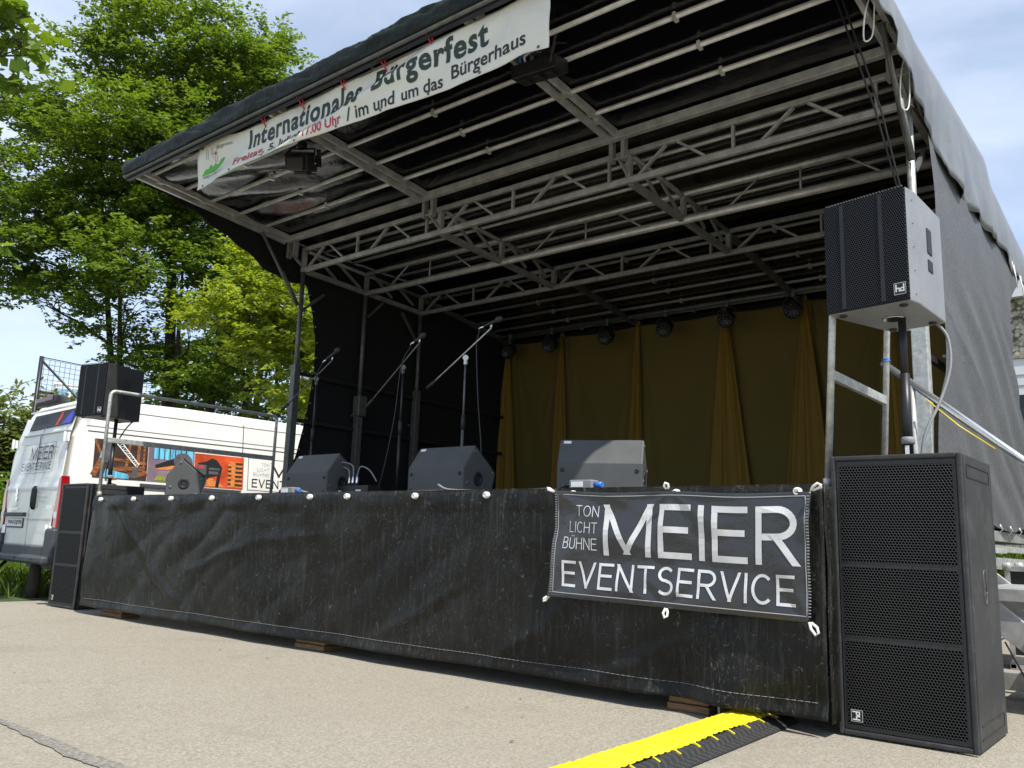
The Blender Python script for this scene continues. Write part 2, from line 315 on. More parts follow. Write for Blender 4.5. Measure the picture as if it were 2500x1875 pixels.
def caps(mb,body,f,x0,x1,y0,y1,wt,sub=6,gap=.26):
    H_=y1-y0; X=0; items=[]
    for ch in body:
        w_,st=GL['U' if ch=='Ü' else ch]; items.append((X,st,ch)); X+=w_+gap
    X-=gap; k=1-wt; sx_=(x1-x0-wt*H_)/(X*H_) ; lay=0
    for ox,st,ch in items:
        for pl in st:
            P=[((ox+a)*H_*sx_+wt*H_/2+x0, y0+wt*H_/2+b*H_*k) for a,b in pl]; lay=(lay+1)%3
            if len(P)==2:
                (a,b),(c,d)=P; 
                if abs(a-c)>1e-6 and abs(b-d)>1e-6:
                    e=wt*H_/2; L=math.hypot(c-a,d-b); hx=e*L/abs(d-b); sg=1 if d>b else -1; t=e/abs(d-b); a,c=a-(c-a)*t,c+(c-a)*t; b-=sg*e; d+=sg*e; nx,ny=hx,0
                else:
                    L=math.hypot(c-a,d-b); ux,uy=(c-a)/L,(d-b)/L; e=wt*H_/2
                    if abs(uy)>.5: b-=uy*e; d+=uy*e
                    else: a-=ux*e; c+=ux*e
                    nx,ny=-uy*e,ux*e
                n=sub; C_=[(a+(c-a)*i/n,b+(d-b)*i/n) for i in range(n+1)]; N_=[(nx,ny)]*(n+1)
            else:
                C_=P; N_=[]
                for i in range(len(P)):
                    p,q=P[max(i-1,0)],P[min(i+1,len(P)-1)]; L=math.hypot(q[0]-p[0],q[1]-p[1])+1e-9; N_.append((-(q[1]-p[1])/L*wt*H_/2,(q[0]-p[0])/L*wt*H_/2))
            vs=[]
            for (a,b),(nx,ny) in zip(C_,N_): vs+=[f(a+nx,b+ny,.0004*lay),f(a-nx,b-ny,.0004*lay)]
            mb.add(vs,[(2*i,2*i+1,2*i+3,2*i+2) for i in range(len(C_)-1)])
        if ch=='Ü':
            for dx in (.17,.43):
                a=(ox+dx)*H_*sx_+wt*H_/2+x0; e=wt*H_*.6; b=y1+.13*H_; mb.add([f(a-e,b-e,0),f(a+e,b-e,0),f(a+e,b+e,0),f(a-e,b+e,0)],[(0,1,2,3)])
    return mb
def sm(a,b,x):
    t=max(0,min(1,(x-a)/(b-a))); return t*t*(3-2*t)
def nz3(x,y,z,s=1): return noise.noise(V((x*s,y*s,z*s)))
rnd=random.Random(7)
def cable(pts,r,m,label,name='cable',grp=None):
    # smooth catmull-rom
    P=[V(p) for p in pts]; out=[]
    for i in range(len(P)-1):
        a,b,c,d=P[max(i-1,0)],P[i],P[i+1],P[min(i+2,len(P)-1)]
        for k in range(6):
            t=k/6; out.append(.5*((2*b)+(c-a)*t+(2*a-5*b+4*c-d)*t*t+(3*b-a-3*c+d)*t**3))
    out.append(P[-1]); mb=MB(); mb.path(out,r,6); return tag(mb.build(name,m),label,'cable',grp)
# ------------------------------------------------------------------ ground
def gz(x,y): return -.08*sm(-1.1,-2.3,x) if x<-1.1 else 0.
xs=[-400,-200,-90,-45,-20,-10,-6,-4,-3,-2.6,-2.3,-2,-1.7,-1.4,-1.1,0,4,8,14,30,80,200,400]; ys=[-200,-60,-20,-8,-4,0,4,8,16,30,60,120,250,420]
mb=MB(); mb.add([(x,y,gz(x,y)) for y in ys for x in xs],[(j*len(xs)+i,j*len(xs)+i+1,(j+1)*len(xs)+i+1,(j+1)*len(xs)+i) for j in range(len(ys)-1) for i in range(len(xs)-1)])
struct(mb.build('ground',ASPH))
mb=MB()
mb.grid(lambda u,v:(-2.75-40*u**2-.15*nz3(v*40,0,0)*(1-u), -14+50*v, -.076+.0*u),12,40)
struct(mb.build('lawn',LAWN))
mb=MB()
mb.grid(lambda u,v:(-4+30*u,6.2+22*v-.0*u,.006),6,6); struct(mb.build('planting_bed',LAWN))
pts=[(4.2,-4.47),(4.45,-4.54),(4.66,-4.50),(4.85,-4.53),(5.05,-4.51),(5.3,-4.52),(5.5,-4.5),(5.8,-4.53)]
mb=MB()
def crk(u,v):
    x=4.1+1.9*u; y=-4.515+.012*math.sin(9*u)+.012*nz3(x*5,0,0); wd=(.018+.03*sm(.0,.6,u))*(1+.5*nz3(x*9,v*3,2))
    return (x,y+(v-.5)*wd*1.6+.01*nz3(x*30,v,4),.004)
mb.grid(crk,70,3); struct(mb.build('asphalt_repair_strip',BITU))
# ------------------------------------------------------------------ stage
W=6.9; BAYS=[0,2.29,4.58,6.88]; ZL,ZU=3.95,4.21
stage=thing('event_stage','large mobile event stage with black vinyl roof, aluminium trusses and raised dark deck','stage',(3.4,1,0))
mb=MB(); mb.box((3.405,1.0,1.052),(7.06,6.2,.09)); mb.build('deck',PLY,stage,.004)
mb=MB()
for a,b in (((-.12,-2.1,.98),(6.93,-2.1,.98)),((-.12,4.08,.98),(6.93,4.08,.98)),((-.1,-2.05,.98),(-.1,4.05,.98)),((6.91,-2.05,.98),(6.91,4.05,.98))): mb.beam(a,b,.05,.1)
mb.build('deck_frame',ALU_D,stage)
mb=MB(); mb.beam((6.93,-.6,.88),(6.93,3.9,.86),.06,.05); mb.beam((6.95,.1,.77),(6.95,3.9,.73),.05,.09); mb.build('trailer_rail',GALV,stage)
for x in (.3,3.3,6.25):
    for y in (-1.95,-.1,2.1,3.9):
        mb=MB(); mb.tube((x,y,.0),(x,y,.93),.03); mb.box((x,y,.012),(.14,.14,.02)); mb.build('support_leg',STEEL_D,stage)
mb=MB(); mb.beam((-.1,-.05,.45),(6.9,-.05,.45),.12,.16); mb.beam((-.1,1.95,.45),(6.9,1.95,.45),.12,.16)
for x in (.5,2.5,4.5,6.5): mb.beam((x,0,.36),(x,1.9,.36),.1,.1)
mb.build('trailer_chassis',STEEL_D,stage)
for x,ys_,m in ((0,(0,1,2),STEEL_D),(6.88,(0,1,2),GALV)):
    for y in ys_:
        mb=MB(); mb.tube((x,y,2.4),(x,y,ZL-.03),.028,12); o=mb.build('post',m,stage)
        mb=MB(); mb.box((x,y,1.1+(.84 if y!=1 else .7)),(.1 if x>1 else .085,.085,1.68 if y!=1 else 1.4)); mb.tube((x-.045,y-.05,2.3),(x-.075,y-.05,2.3),.015); mb.build('post_sleeve',m,o,.006)
        if y==1 and x==0:
            mb=MB(); mb.box((x+.02,y,2.42),(.12,.13,.26)); mb.build('clamp_block',STEEL_D,o,.01)
def brace_run(a,b,zl,zu,par,m,nb,axis,r=.013,kinds='ud|ud'):
    # web members between lower and upper chord
    a,b=V(a),V(b); d=b-a; step=1/nb
    for i in range(nb):
        k='/\\|'[i%3]; t0=(i+.15)*step; t1=(i+.85)*step
        p,q=(a+d*t0,a+d*t1)
        if k=='|': p=q=a+d*(i+.5)*step
        mb=MB(); lo,hi=(p,q) if k!='\\' else (q,p)
        mb.beam((lo.x,lo.y,zl+.028),(hi.x,hi.y,zu-.028),.022,.03,(0,1,0) if axis=='x' else (1,0,0)); mb.build('brace',m,par)
for y,zl,zu,m in ((0,ZL,ZU,ALU),(2,3.86,4.1,ALU_D)):
    mb=MB(); mb.beam((-.03,y,zl),(W+.02,y,zl),.045,.052); mb.beam((-.03,y,zu),(W+.02,y,zu),.04,.046); tr=mb.build('cross_truss',m,stage,.004)
    for i in range(3): brace_run((BAYS[i]+.05,y,0),(BAYS[i+1]-.02,y,0),zl,zu,tr,m,6,'x')
    for x in BAYS:
        mb=MB(); mb.beam((x,y,zl+.03),(x,y,zu-.03),.05,.05); mb.build('strut',m,tr)
for x in BAYS:
    mb=MB(); mb.beam((x,.03,ZL-.005),(x,1.97,3.87),.05,.055); mb.tube((x,.05,ZU-.01),(x,1.97,4.1),.024); tr=mb.build('side_truss',ALU_D,stage)
    for y0,y1,up_ in ((.15,.5,0),(.5,.9,1),(1.08,1.45,0),(1.45,1.85,1)):
        a,b=(ZL+.01,ZU-.02) if not up_ else (ZU-.02,ZL+.0)
        mb=MB(); mb.beam((x,y0,b if not up_ else a),(x,y1,a if not up_ else b),.022,.03); mb.build('brace',ALU_D,tr)
    mb=MB(); mb.beam((x,1,3.93),(x,1,4.18),.045,.05); mb.build('strut',ALU_D,tr)
# middle pair of round tubes with thin rods
mb=MB(); mb.tube((0,1,3.9),(W,1,3.9),.036,14); mb.tube((0,1,4.17),(W,1,4.17),.026,12); tr=mb.build('centre_truss',TUBE,stage)
for i in range(3):
    x0=BAYS[i]
    for xa,xb,za,zb in ((x0+.45,x0+.78,3.92,4.16),(x0+1.15,x0+1.15,3.92,4.16),(x0+1.85,x0+1.52,3.92,4.16)):
        mb=MB(); mb.tube((xa,1,za),(xb,1,zb),.011,8); mb.build('brace',ALU_D,tr)
mb=MB(); mb.beam((-.02,-.24,4.265),(W,-.24,4.265),.06,.07); mb.build('hinge_beam',ALU,stage,.004)
for x in BAYS:
    mb=MB()
    for dx in (-.06,.06): mb.box((x+dx,-.18,4.16),(.035,.06,.2))
    mb.tube((x-.09,-.18,4.09),(x+.09,-.18,4.09),.014); mb.beam((x,-.18,4.1),(x,.0,3.98),.02,.03)
    mb.build('hinge_bracket',ALU_D,stage)
def flapz(y): return 4.235+.0875*(-.24-y)
for x in BAYS:
    mb=MB()
    for dx,dz in ((-.035,0),(.035,.035)): mb.beam((x+dx,-.27,flapz(-.27)+dz),(x+dx,-2.15,flapz(-2.15)+dz),.035,.06)
    for y in (-.55,-1.0,-1.4,-1.9): mb.box((x,y,flapz(y)+.01),(.1,.06,.03))
    mb.build('flap_rafter',ALU,stage)
for y in (-2.0,-1.63,-1.315,-.956,-.6):
    mb=MB(); mb.tube((-.03,y,flapz(y)+.05),(W+.02,y,flapz(y)+.05),.021,10)
    for x in (1.15,3.45,5.75): mb.box((x,y,flapz(y)+.045),(.025,.055,.055))
    mb.build('roof_tube',TUBE,stage)
for y in (.3,.55,.78,1.25,1.5,1.75):
    mb=MB(); mb.tube((-.03,y,4.265),(W+.02,y,4.265),.019,10); mb.build('roof_tube',TUBE,stage)
def rearz(y): return 4.02-.125*(y-2.4)
for y in (2.2,2.5,2.85,3.2,3.55,3.9):
    mb=MB(); mb.tube((-.03,y,rearz(y)+.06),(W+.02,y,rearz(y)+.06),.019,10)
    for x in (1.4,3.2,5.): mb.box((x,y,rearz(y)+.05),(.03,.05,.06))
    mb.build('roof_tube',ALU_D,stage)
for x in BAYS:
    mb=MB(); mb.beam((x,2.05,rearz(2.05)+.0),(x,4.05,rearz(4.05)),.05,.06); mb.build('rear_rafter',STEEL_D,stage)
mb=MB(); mb.tube((-.03,3.68,3.86),(W,3.68,3.86),.03,12); mb.build('lighting_bar',STEEL_D,stage)
# gas struts and braces on the left and right end
for x in (0,6.9):
    mb=MB(); mb.tube((x,-.05,3.5),(x,-.62,flapz(-.62)-.02),.02); mb.tube((x,-.05,3.5),(x,-.3,3.85),.026); mb.build('gas_strut',STEEL_D,stage)
    for p_,q_ in (((x,.02,3.45),(x,.33,3.72)),((x,1.05,3.6),(x,1.3,3.85)),((x,1.95,3.45),(x,1.65,3.8))): mb=MB(); mb.beam(p_,q_,.03,.03); mb.build('corner_brace',STEEL_D,stage)
for z,x in ((2.69,-.03),(2.13,-.03),(2.13,6.9)):
    mb=MB(); mb.beam((x,.06,z),(x,3.9,z-.03),.03,.045); mb.build('side_rail',BLACKMETAL,stage)
# roof skin: lining below, grey vinyl above
def roofz(y):
    if y<-.24: return flapz(y)+.085
    if y<2.1: return 4.30
    return rearz(y)+.095 if y>2.4 else 4.30+(rearz(2.4)+.095-4.30)*sm(2.1,2.4,y)
TUB=(-2.18,-2.0,-1.63,-1.315,-.956,-.6,-.24,.0,.3,.55,.78,1.0,1.25,1.5,1.75,2.0,2.2,2.5,2.85,3.2,3.55,3.9,4.15)
def sag(y):
    for a,b in zip(TUB,TUB[1:]):
        if a<=y<=b: t=(y-a)/(b-a); return .035*math.sin(PI*t)*min(1,(b-a)/.35)
    return 0
def roof(u,v):
    x=-.1+7.08*u; y=-2.2+6.35*v
    z=roofz(y)-sag(y)*(.5+.6*nz3(x*.9,y*3,1))*.6
    k=sm(2.6,1.4,x)*sm(-.3,-.7,y)       # loose front left bay
    q=y*2.2-x*.5
    z+=k*(.022*math.sin(q*5.0+1.3*nz3(x*1.2,y*1.2,3))+.014*nz3(x*2.0,y*4,5)-.012)+.003*nz3(x*4,y*6,8)
    return (x,y,z)
mb=MB(); mb.grid(roof,150,140); o=mb.build('roof_tarpaulin',LINING,stage,solid=.004,fixn=False,mats=[ROOFOUT,LINING])
# front roll
def roll(u,v):
    x=-.14+7.13*u
    prof=[(-2.19,4.405),(-2.225,4.40),(-2.235,4.44),(-2.24,4.50),(-2.225,4.56),(-2.17,4.605),(-2.06,4.60),(-1.9,4.525),(-1.7,4.47)]
    t=v*(len(prof)-1); i=min(int(t),len(prof)-2); t-=i; y=prof[i][0]*(1-t)+prof[i+1][0]*t; z=prof[i][1]*(1-t)+prof[i+1][1]*t
    k=sm(.05,.35,v); d=k*(.024*nz3(x*2.5+y*3,z*14,2)+.018*nz3(x*7+z*24,z*9,5)+.01*nz3(x*18+z*40,z*12,8)); z-= .02*sm(1.2,0,x)*k
    return (x,y-d,z+.25*d+k*.010*nz3(x*.8,0,9))
mb=MB(); mb.grid(roll,260,24); mb.build('front_roof_roll',ROLLV,stage,solid=.004,fixn=False)
mb=MB(); mb.tube((-.16,-2.2,4.39),(6.98,-2.2,4.39),.018,10); mb.build('front_edge_tube',STEEL_D,stage)
mb=MB(); mb.beam((-.13,-2.17,4.375),(6.96,-2.17,4.375),.03,.05); mb.build('keder_rail',BLACKMETAL,stage)
# left end cap of the roll and side valances
vl=[(-2.2,4.42),(-1.46,4.27),(-.73,4.0),(-.5,3.87),(-.25,3.80),(-.05,3.80),(.14,3.80),(.35,3.78),(.8,3.75),(1.5,3.7),(2.5,3.66),(3.3,3.6),(4.15,3.5)]
def vz(tab,y):
    for (a,p),(b,q) in zip(tab,tab[1:]):
        if a<=y<=b: return p+(q-p)*(y-a)/(b-a)
    return tab[-1][1]
def lval(u,v):
    y=-2.2+6.35*u; zt=roofz(y)+.005; zb=vz(vl,y)+.012*math.sin(y*17); z=zt+(zb-zt)*v
    return (-.105-.012*math.sin(v*3)-.01*nz3(y*4,z*4,1)*v,y,z)
mb=MB(); mb.grid(lval,90,8); mb.build('side_valance',BLACKCLOTH,stage,solid=.003,fixn=False)
vr=[(-2.2,4.36),(-1.3,4.2),(-.8,4.1),(-.45,3.97),(-.3,3.98),(-.2,3.9),(.0,3.84),(.4,3.66),(.9,3.6),(1.3,3.55),(1.8,3.62),(2.3,3.58),(2.8,3.66),(3.2,3.55),(3.7,3.56),(4.15,3.48)]
def rval(u,v):
    y=-2.2+6.35*u; zt=roofz(y)+.02; zb=vz(vr,y)+.03*nz3(y*2.3,0,3)+.018*nz3(y*7,0,8); z=zt+(zb-zt)*v
    return (6.985+.02*math.sin(v*2.5)+.05*v*nz3(y*3,z*2,4)+.02*v*nz3(y*9,z,1),y,z)
mb=MB(); mb.grid(rval,130,10); mb.build('side_valance',VALW,stage,solid=.003,fixn=False)
# ------------------------------------------------------------------ tarpaulins hung on the stage
lt=[(3.80,.14),(3.45,.258),(3.14,.33),(2.77,.335),(2.26,.284),(1.73,.17),(1.55,.1),(1.1,.0)]
def yl(z):
    for (a,p),(b,q) in zip(lt,lt[1:]):
        if b<=z<=a: return p+(q-p)*(a-z)/(a-b)
    return .14
wl=thing('side_tarpaulin','black net side wall at the far end of the stage, specks of light low down','tarpaulin',(-.1,2,1.1))
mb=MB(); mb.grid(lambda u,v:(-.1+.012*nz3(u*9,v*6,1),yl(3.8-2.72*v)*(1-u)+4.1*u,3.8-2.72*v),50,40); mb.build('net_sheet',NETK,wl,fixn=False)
mb=MB()
for i in range(14):
    z=3.7-.19*i; y=yl(z)+.02; mb.lathe([(.008,0),(.011,.004),(.008,.008)],(-.095,y,z),(1,0,0),10)
mb.build('eyelet_row',LENS,wl)
nr=thing('side_net','debris net stretched down the near right end of the stage in full sun','net',(6.98,1.6,1.0))
na=[(3.9,.15),(3.3,.22),(3.0,.2),(2.6,.26),(2.25,.27),(2.03,.22),(1.85,.06),(1.72,.0),(1.4,-.06),(1.0,-.05)]
nb_=[(3.7,3.72),(3.5,3.5),(3.2,3.0),(3.0,2.93),(2.6,3.0),(2.2,3.1),(1.98,3.38),(1.7,3.55),(1.3,3.75),(1.0,3.9)]
def tabz(tab,z):
    if z>=tab[0][0]: return tab[0][1]
    for (a,p),(b,q) in zip(tab,tab[1:]):
        if b<=z<=a: return p+(q-p)*(a-z)/(a-b)
    return tab[-1][1]
def netf(u,v):
    z=3.95-2.92*v+.02*math.sin(u*19)*sm(.9,1,v); y=tabz(na,z)*(1-u)+tabz(nb_,z)*u
    x=6.965+.03*math.sin(v*PI)*(.4+.6*math.sin(u*PI))+.018*nz3(y*1.4+z,z*1.1,3)+.012*math.sin((y*.6+z)*14+2*nz3(y,z,1))*sm(.3,.5,v)*sm(.05,.3,u)+.01*math.exp(-((z-2.55+.45*(y-.3))/.03)**2)
    return (x,y,z)
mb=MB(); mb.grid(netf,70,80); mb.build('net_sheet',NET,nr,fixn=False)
for i in range(9):
    y=-.0+.42*i; mb=MB(); mb.path([(6.99,y,1.05),(7.0,y+.03,1.02),(6.96,y+.05,.98)],.004,6); mb.lathe([(.009,0),(.013,.005),(.009,.01)],(6.985,y,1.045),(1,0,0),10); mb.build('tie',CORD,nr)
def pin(x,y,z): return (x,y,z)
# loose cords of the roof edge
for pth,lab in (([(6.93,-.95,4.28),(6.9,-1.0,4.1),(6.87,-.93,3.98),(6.9,-.85,4.05),(6.93,-.88,4.26)],'white cord loop hanging from the near front roof corner'),
            ([(6.95,-.3,4.15),(6.93,-.36,3.95),(6.92,-.32,3.78),(6.95,-.26,3.8),(6.96,-.22,4.1)],'white cord loop hanging beside the near end truss')):
    cable(pth,.005,CORD,lab,'cord_loop','loose roof cords')['category']='cord'
for k,(y,lab) in enumerate(((3.1,'thin grey cord loop under the roof edge above the net, third from the far corner'),(3.45,'thin grey cord loop under the roof edge, second from the far corner'),(3.85,'thin grey cord loop at the far rear roof corner'))):
    mb=MB(); z=vz(vr,y); mb.path([(7.0,y,z+.05),(7.02,y+.03,z-.12),(7.02,y+.08,z-.2),(7.01,y+.11,z-.1),(7.0,y+.1,z+.04)],.0045,6); tag(mb.build('cord_loop',CORD),lab,'cord','loose roof cords')
for dx,lab in ((0,'left one of two black ropes slanting from the roof flap to the near post'),(.035,'right one of two black ropes slanting from the roof flap to the near post')):
    mb=MB(); mb.path([(6.70+dx,-.93,4.36),(6.80+dx,-.5,3.7),(6.87+dx*.3,-.16,3.05),(6.87,-.03,2.5)],.007,6); tag(mb.build('flap_rope',CABLE),lab,'rope','black flap ropes')
# skirt
KX=[.03,.7,1.34,1.97,2.62,3.26,3.67,4.31,4.93,5.56,6.2,6.83]
sk=thing('stage_skirt','long scuffed black vinyl skirt covering the front of the stage, buttoned along its top','skirt',(3.4,-2.14,0))
def skirt(u,v):
    x=-.14+7.08*u; z=1.105-1.03*v
    d=min(abs(x-k) for k in KX); pinch=max(0,1-d/.3)
    y=-2.14
    fold=.012*math.sin(x*4.1+1.2*nz3(x*.8,z,0))*sm(.05,.9,v)+.022*nz3(x*1.5,z*1.3,2)+.012*abs(nz3(x*3.1+z*1.5,z*2.6,5))-.016*abs(nz3(x*2.1-z*2.2,z*1.7,15))+.012*nz3(x*2.2,z*.5,9)*v
    for cx,cz,sl in ((.75,.72,-.7),(2.1,.6,.25),(4.4,.35,.5),(5.3,.3,.62),(3.0,.78,.06),(5.9,.2,.45),(1.3,.35,-.5)): fold-=.010*math.exp(-((z-cz-sl*(x-cx)+.05*nz3(x*3,0,cx))/.035)**2)*math.exp(-((x-cx)/.45)**2)
    drape=-.012*math.sin(min(1,v/.13)*PI)*(1-pinch)
    bul=-.05*math.exp(-((x-6.5)/.18)**2)*sm(.45,1,v)+.03*math.exp(-((x-6.2)/.12)**2)*sm(.4,1,v)
    y+=fold+drape+bul-.02*sm(.93,1,v)*.5
    if v<.03: z=1.108; y+=.02*(1-v/.03)
    z+=.012*nz3(x*1.3,0,7)*sm(.85,1,v)
    return (x,y,z)
mb=MB(); mb.grid(skirt,360,60); mb.build('vinyl_sheet',SKIRT,sk,solid=.003,fixn=False)
mb=MB(); mb.grid(lambda u,v:(6.945+.01*nz3(u*6,v*4,2),-2.13+2.0*u,1.1-1.04*v),24,14); mb.build('side_sheet',SKIRT,sk,solid=.003,fixn=False)
# hem stitching
mb=MB()
def onskirt(x,z,off=.004):
    p=skirt((x+.14)/7.08,(1.105-z)/1.03); return (x,p[1]-off,z)
for i in range(220):
    x=-.1+i*.0318; mb.path([onskirt(x,.145+.006*nz3(x*2,0,0)),onskirt(x+.027,.145+.006*nz3((x+.027)*2,0,0))],.0009,4)
mb.build('hem_stitching',PRINTGY,sk)
for k in KX:
    z=1.072; y=onskirt(k,z)[1]
    mb=MB(); mb.lathe([(.017,0),(.02,-.004),(.02,-.024),(.0145,-.034),(.009,-.035),(.0085,-.02)],(k,y,z),(0,1,0),18); mb.box((k,y-.024,z),(.007,.02,.02)); kb=mb.build('toggle',WHITEP,sk)
# company banner
cb=thing('company_banner','black satin banner with large white MEIER EVENTSERVICE lettering hooked onto the stage skirt','banner',(6.17,-2.18,.5))
def cban(u,v):
    x=5.46+1.44*u-.02*v; z=(1.09-.02*u)*(1-v)+(.515-.025*u)*v
    z+=-.012*math.sin(u*2*PI)**2*(1-v)*.8 + .02*math.sin(PI*u)*(v)*.0
    y=-2.185-.018*v
    for cx,cz,sg in ((0,0,1),(1,0,1),(0,1,1),(1,1,1),(.5,1,1),(.5,0,.7)):
        dx,dz=(u-cx)*2.4,(v-cz); r=math.hypot(dx,dz); a=math.atan2(dz,dx); y+=sg*.007*math.sin(a*7+2*nz3(a,r,cx*3))*math.exp(-r*1.1)*min(1,r*5)
    y+=.02*nz3(u*3.0+v*2,v*2.2-u,4)+.010*abs(nz3(u*4-v*3,v*1.5+u,9))+.002*nz3(u*12,v*7+u*6,6)+.01*math.sin((u*2.2+v*1.1)*4)*.6
    y+=.03*math.exp(-((v-.62-.18*(u-.4))/.12)**2)*sm(.05,.3,u)*sm(1,.75,u)*.5
    return V((x,y,z))
mb=MB(); mb.grid(cban,110,50); mb.build('cloth',BANNERK,cb,solid=.002,fixn=False)
def onc(x,z,off=.0035):  # x,z in banner plane metres
    u=(x-5.46)/1.44; v=(1.08-z)/.58; u=(x-5.46+.02*v)/1.44
    p=cban(u,v); return (p.x,p.y-off,p.z)
ocf=lambda x,z,o:onc(x,z,.0035+o)
mb=MB(); caps(mb,'MEIER',ocf,5.79,6.84,.742,1.015,.115,10); caps(mb,'EVENTSERVICE',ocf,5.53,6.825,.56,.7,.105,6)
for s_,xa,xb,za,zb in (('TON',5.61,5.755,.945,1.005),('LICHT',5.565,5.75,.855,.915),('BÜHNE',5.53,5.75,.765,.84)): caps(mb,s_,ocf,xa,xb,za,zb-(.012 if s_=='BÜHNE' else 0),.075,4)
mb.build('lettering',BANLET,cb)
mb=MB()
def rl(pts,r=.0022): 
    P=[]
    for (a,b),(c,d) in zip(pts,pts[1:]):
        for i in range(24): P.append(onc(a+(c-a)*i/24,b+(d-b)*i/24,.002))
    P.append(onc(*pts[-1],.002)); mb.path(P,r,4)
rl([(5.475,1.06),(6.875,1.06),(6.875,.525),(5.475,.525),(5.475,1.06)]); 
mb.build('seam',PRINTGY,cb)
for xx in (5.462,6.888):
    mb=MB()
    for i in range(40): z=1.06-.0137*i; p=onc(xx,z,.003); mb.box(p,(.012,.002,.004))
    mb.build('edge_stitching',PRINTGY,cb)
for (x,z,dx,dz) in ((5.455,1.085,-.03,.02),(6.17,1.09,0,.03),(6.91,1.075,.035,.03),(5.44,.515,-.025,-.03),(6.165,.5,0,-.045),(6.885,.49,.03,-.05)):
    y=-2.2; mb=MB(); mb.path([(x,y,z),(x+dx*.6-.008,y-.012,z+dz*.5),(x+dx,y-.012,z+dz),(x+dx+.012,y-.006,z+dz*.8),(x+dx*.7+.012,y,z+dz*.35),(x+.008,y,z)],.0065,8); mb.build('hook',WHITEP,cb)
# festival banner
fb=thing('festival_banner','long cream banner reading Internationales Bürgerfest tied under the roof front','banner',(3.2,-2.1,3.95))
TIEX=[2.19,2.72,3.25,3.72,4.23]
def fban(u,v):
    x=1.125+4.15*u
    top=4.44-.09*sm(0,.2,u)+.0*u if u<.2 else 4.345+.03*sm(.8,1,u)
    top-=.006*math.sin(u*30)**2
    bot=3.965+.035*math.sin(min(1,u/.45)*PI)*(u<.45)-.045*sm(.45,.95,u)-.03*math.exp(-((u-.78)/.08)**2)*.4+.03*math.exp(-((u-.95)/.03)**2)
    z=top+(bot-top)*v
    vc=.78-1.02*(u-.02) if u<.78 else -.2
    s_=v-(.88-2.0*(u-.38) if u>.3 else 1.04-.5*(.3-u))
    amp=.045*sm(.1,.32,u)*sm(.86,.68,u)+.004
    y=-2.115-amp*math.exp(-(s_/.12)**2 if s_<0 else -(s_/.35)**2)
    y-=.03*sm(.9,1,v)*0; z-=amp*.12*math.exp(-(s_/.14)**2)
    y+=.02*nz3(u*9,v*1.8,3)+.008*nz3(u*26,v*4,7)-.03*sm(.22,.05,u)*math.sin(v*5+u*20)*.6+.03*math.exp(-((u-.06)/.05)**2)*math.sin(v*3)
    return V((x,y,z))
mb=MB(); mb.grid(fban,170,36); mb.build('cloth',BANNERW,fb,solid=.002,fixn=False)
def onf(u,v,off=.004):
    p=fban(u,v); return (p.x,p.y-off,p.z)
for nm_,m_,items in (('headline',PRINTG,(('Internationales',.2,.565,.6,.08,.029,90),('Bürgerfest',.60,.875,.66,.06,.029,60))),('red_lettering',PRINTR,(('Freitag,',.15,.262,.93,.68,.02,24),('17.00 Uhr',.405,.515,.93,.7,.02,24))),
    ('dark_lettering',PRINTK,(('5. Juli ab',.275,.395,.93,.68,.02,24),('/ im und',.53,.657,.93,.66,.016,30),('um das',.675,.775,.93,.69,.016,24),('Bürgerhaus',.795,.955,.93,.61,.016,40)))):
    for it in items: mb=MB(); text(mb,it[0],onf,*it[1:]); mb.build(nm_,m_,fb)
mb=MB(); text(mb,'Bürgerverein',onf,.07,.135,.28,.17,-.005,12); text(mb,'Freiberg und Mönchfeld e.V.',onf,.018,.1,.84,.73,-.005,20)
mb.path([onf(.008,.18),onf(.012,.13),onf(.016,.19),onf(.022,.14)],.005,5)
for a in (.03,.036,.05): mb.path([onf(a,.2),onf(a,.42)],.0012,4)
mb.path([onf(.045,.2),onf(.068,.2),onf(.068,.32),onf(.045,.32),onf(.045,.2)],.0012,4); mb.build('logo_lettering',PRINTK,fb)
mb=MB(); hill=[(.015,.74),(.02,.66),(.027,.6),(.032,.62),(.042,.53),(.048,.6),(.055,.52),(.06,.54),(.068,.58),(.08,.5),(.094,.48),(.1,.5),(.09,.58),(.07,.66),(.04,.72)]
mb.add([onf(a,b) for a,b in hill],[tuple(range(len(hill)))]); mb.build('green_hills',LOGOG,fb,fixn=False)
mb=MB(); mb.add([onf(a,b,.005) for a,b in ((.056,.36),(.06,.27),(.068,.34))],[(0,1,2)]); mb.build('red_roof',LOGOR,fb,fixn=False)
mb=MB(); mb.path([onf(.058,.36),onf(.058,.5),onf(.066,.5),onf(.066,.35)],.0015,4); mb.build('tower_outline',PRINTR,fb)
for x in TIEX:
    u=(x-1.125)/4.15; a=onf(u,.02); mb=MB(); mb.path([a,(a[0]+.012,-2.15,a[2]+.03),(a[0]+.02,-2.19,4.40),(a[0]-.01,-2.2,4.385),(a[0]-.012,-2.16,a[2]+.02),(a[0],a[1]-.006,a[2]-.03),(a[0]+.015,a[1]-.008,a[2]-.055)],.006,6); mb.build('tie',TIE,fb)
mb=MB()
for i in range(9):
    u=.02+.96*i/8; p=onf(u,.95,.002); mb.lathe([(.005,0),(.011,.0),(.011,.004),(.005,.004)],p,(0,-1,0),12)
mb.build('eyelet_row',STEEL_D,fb)
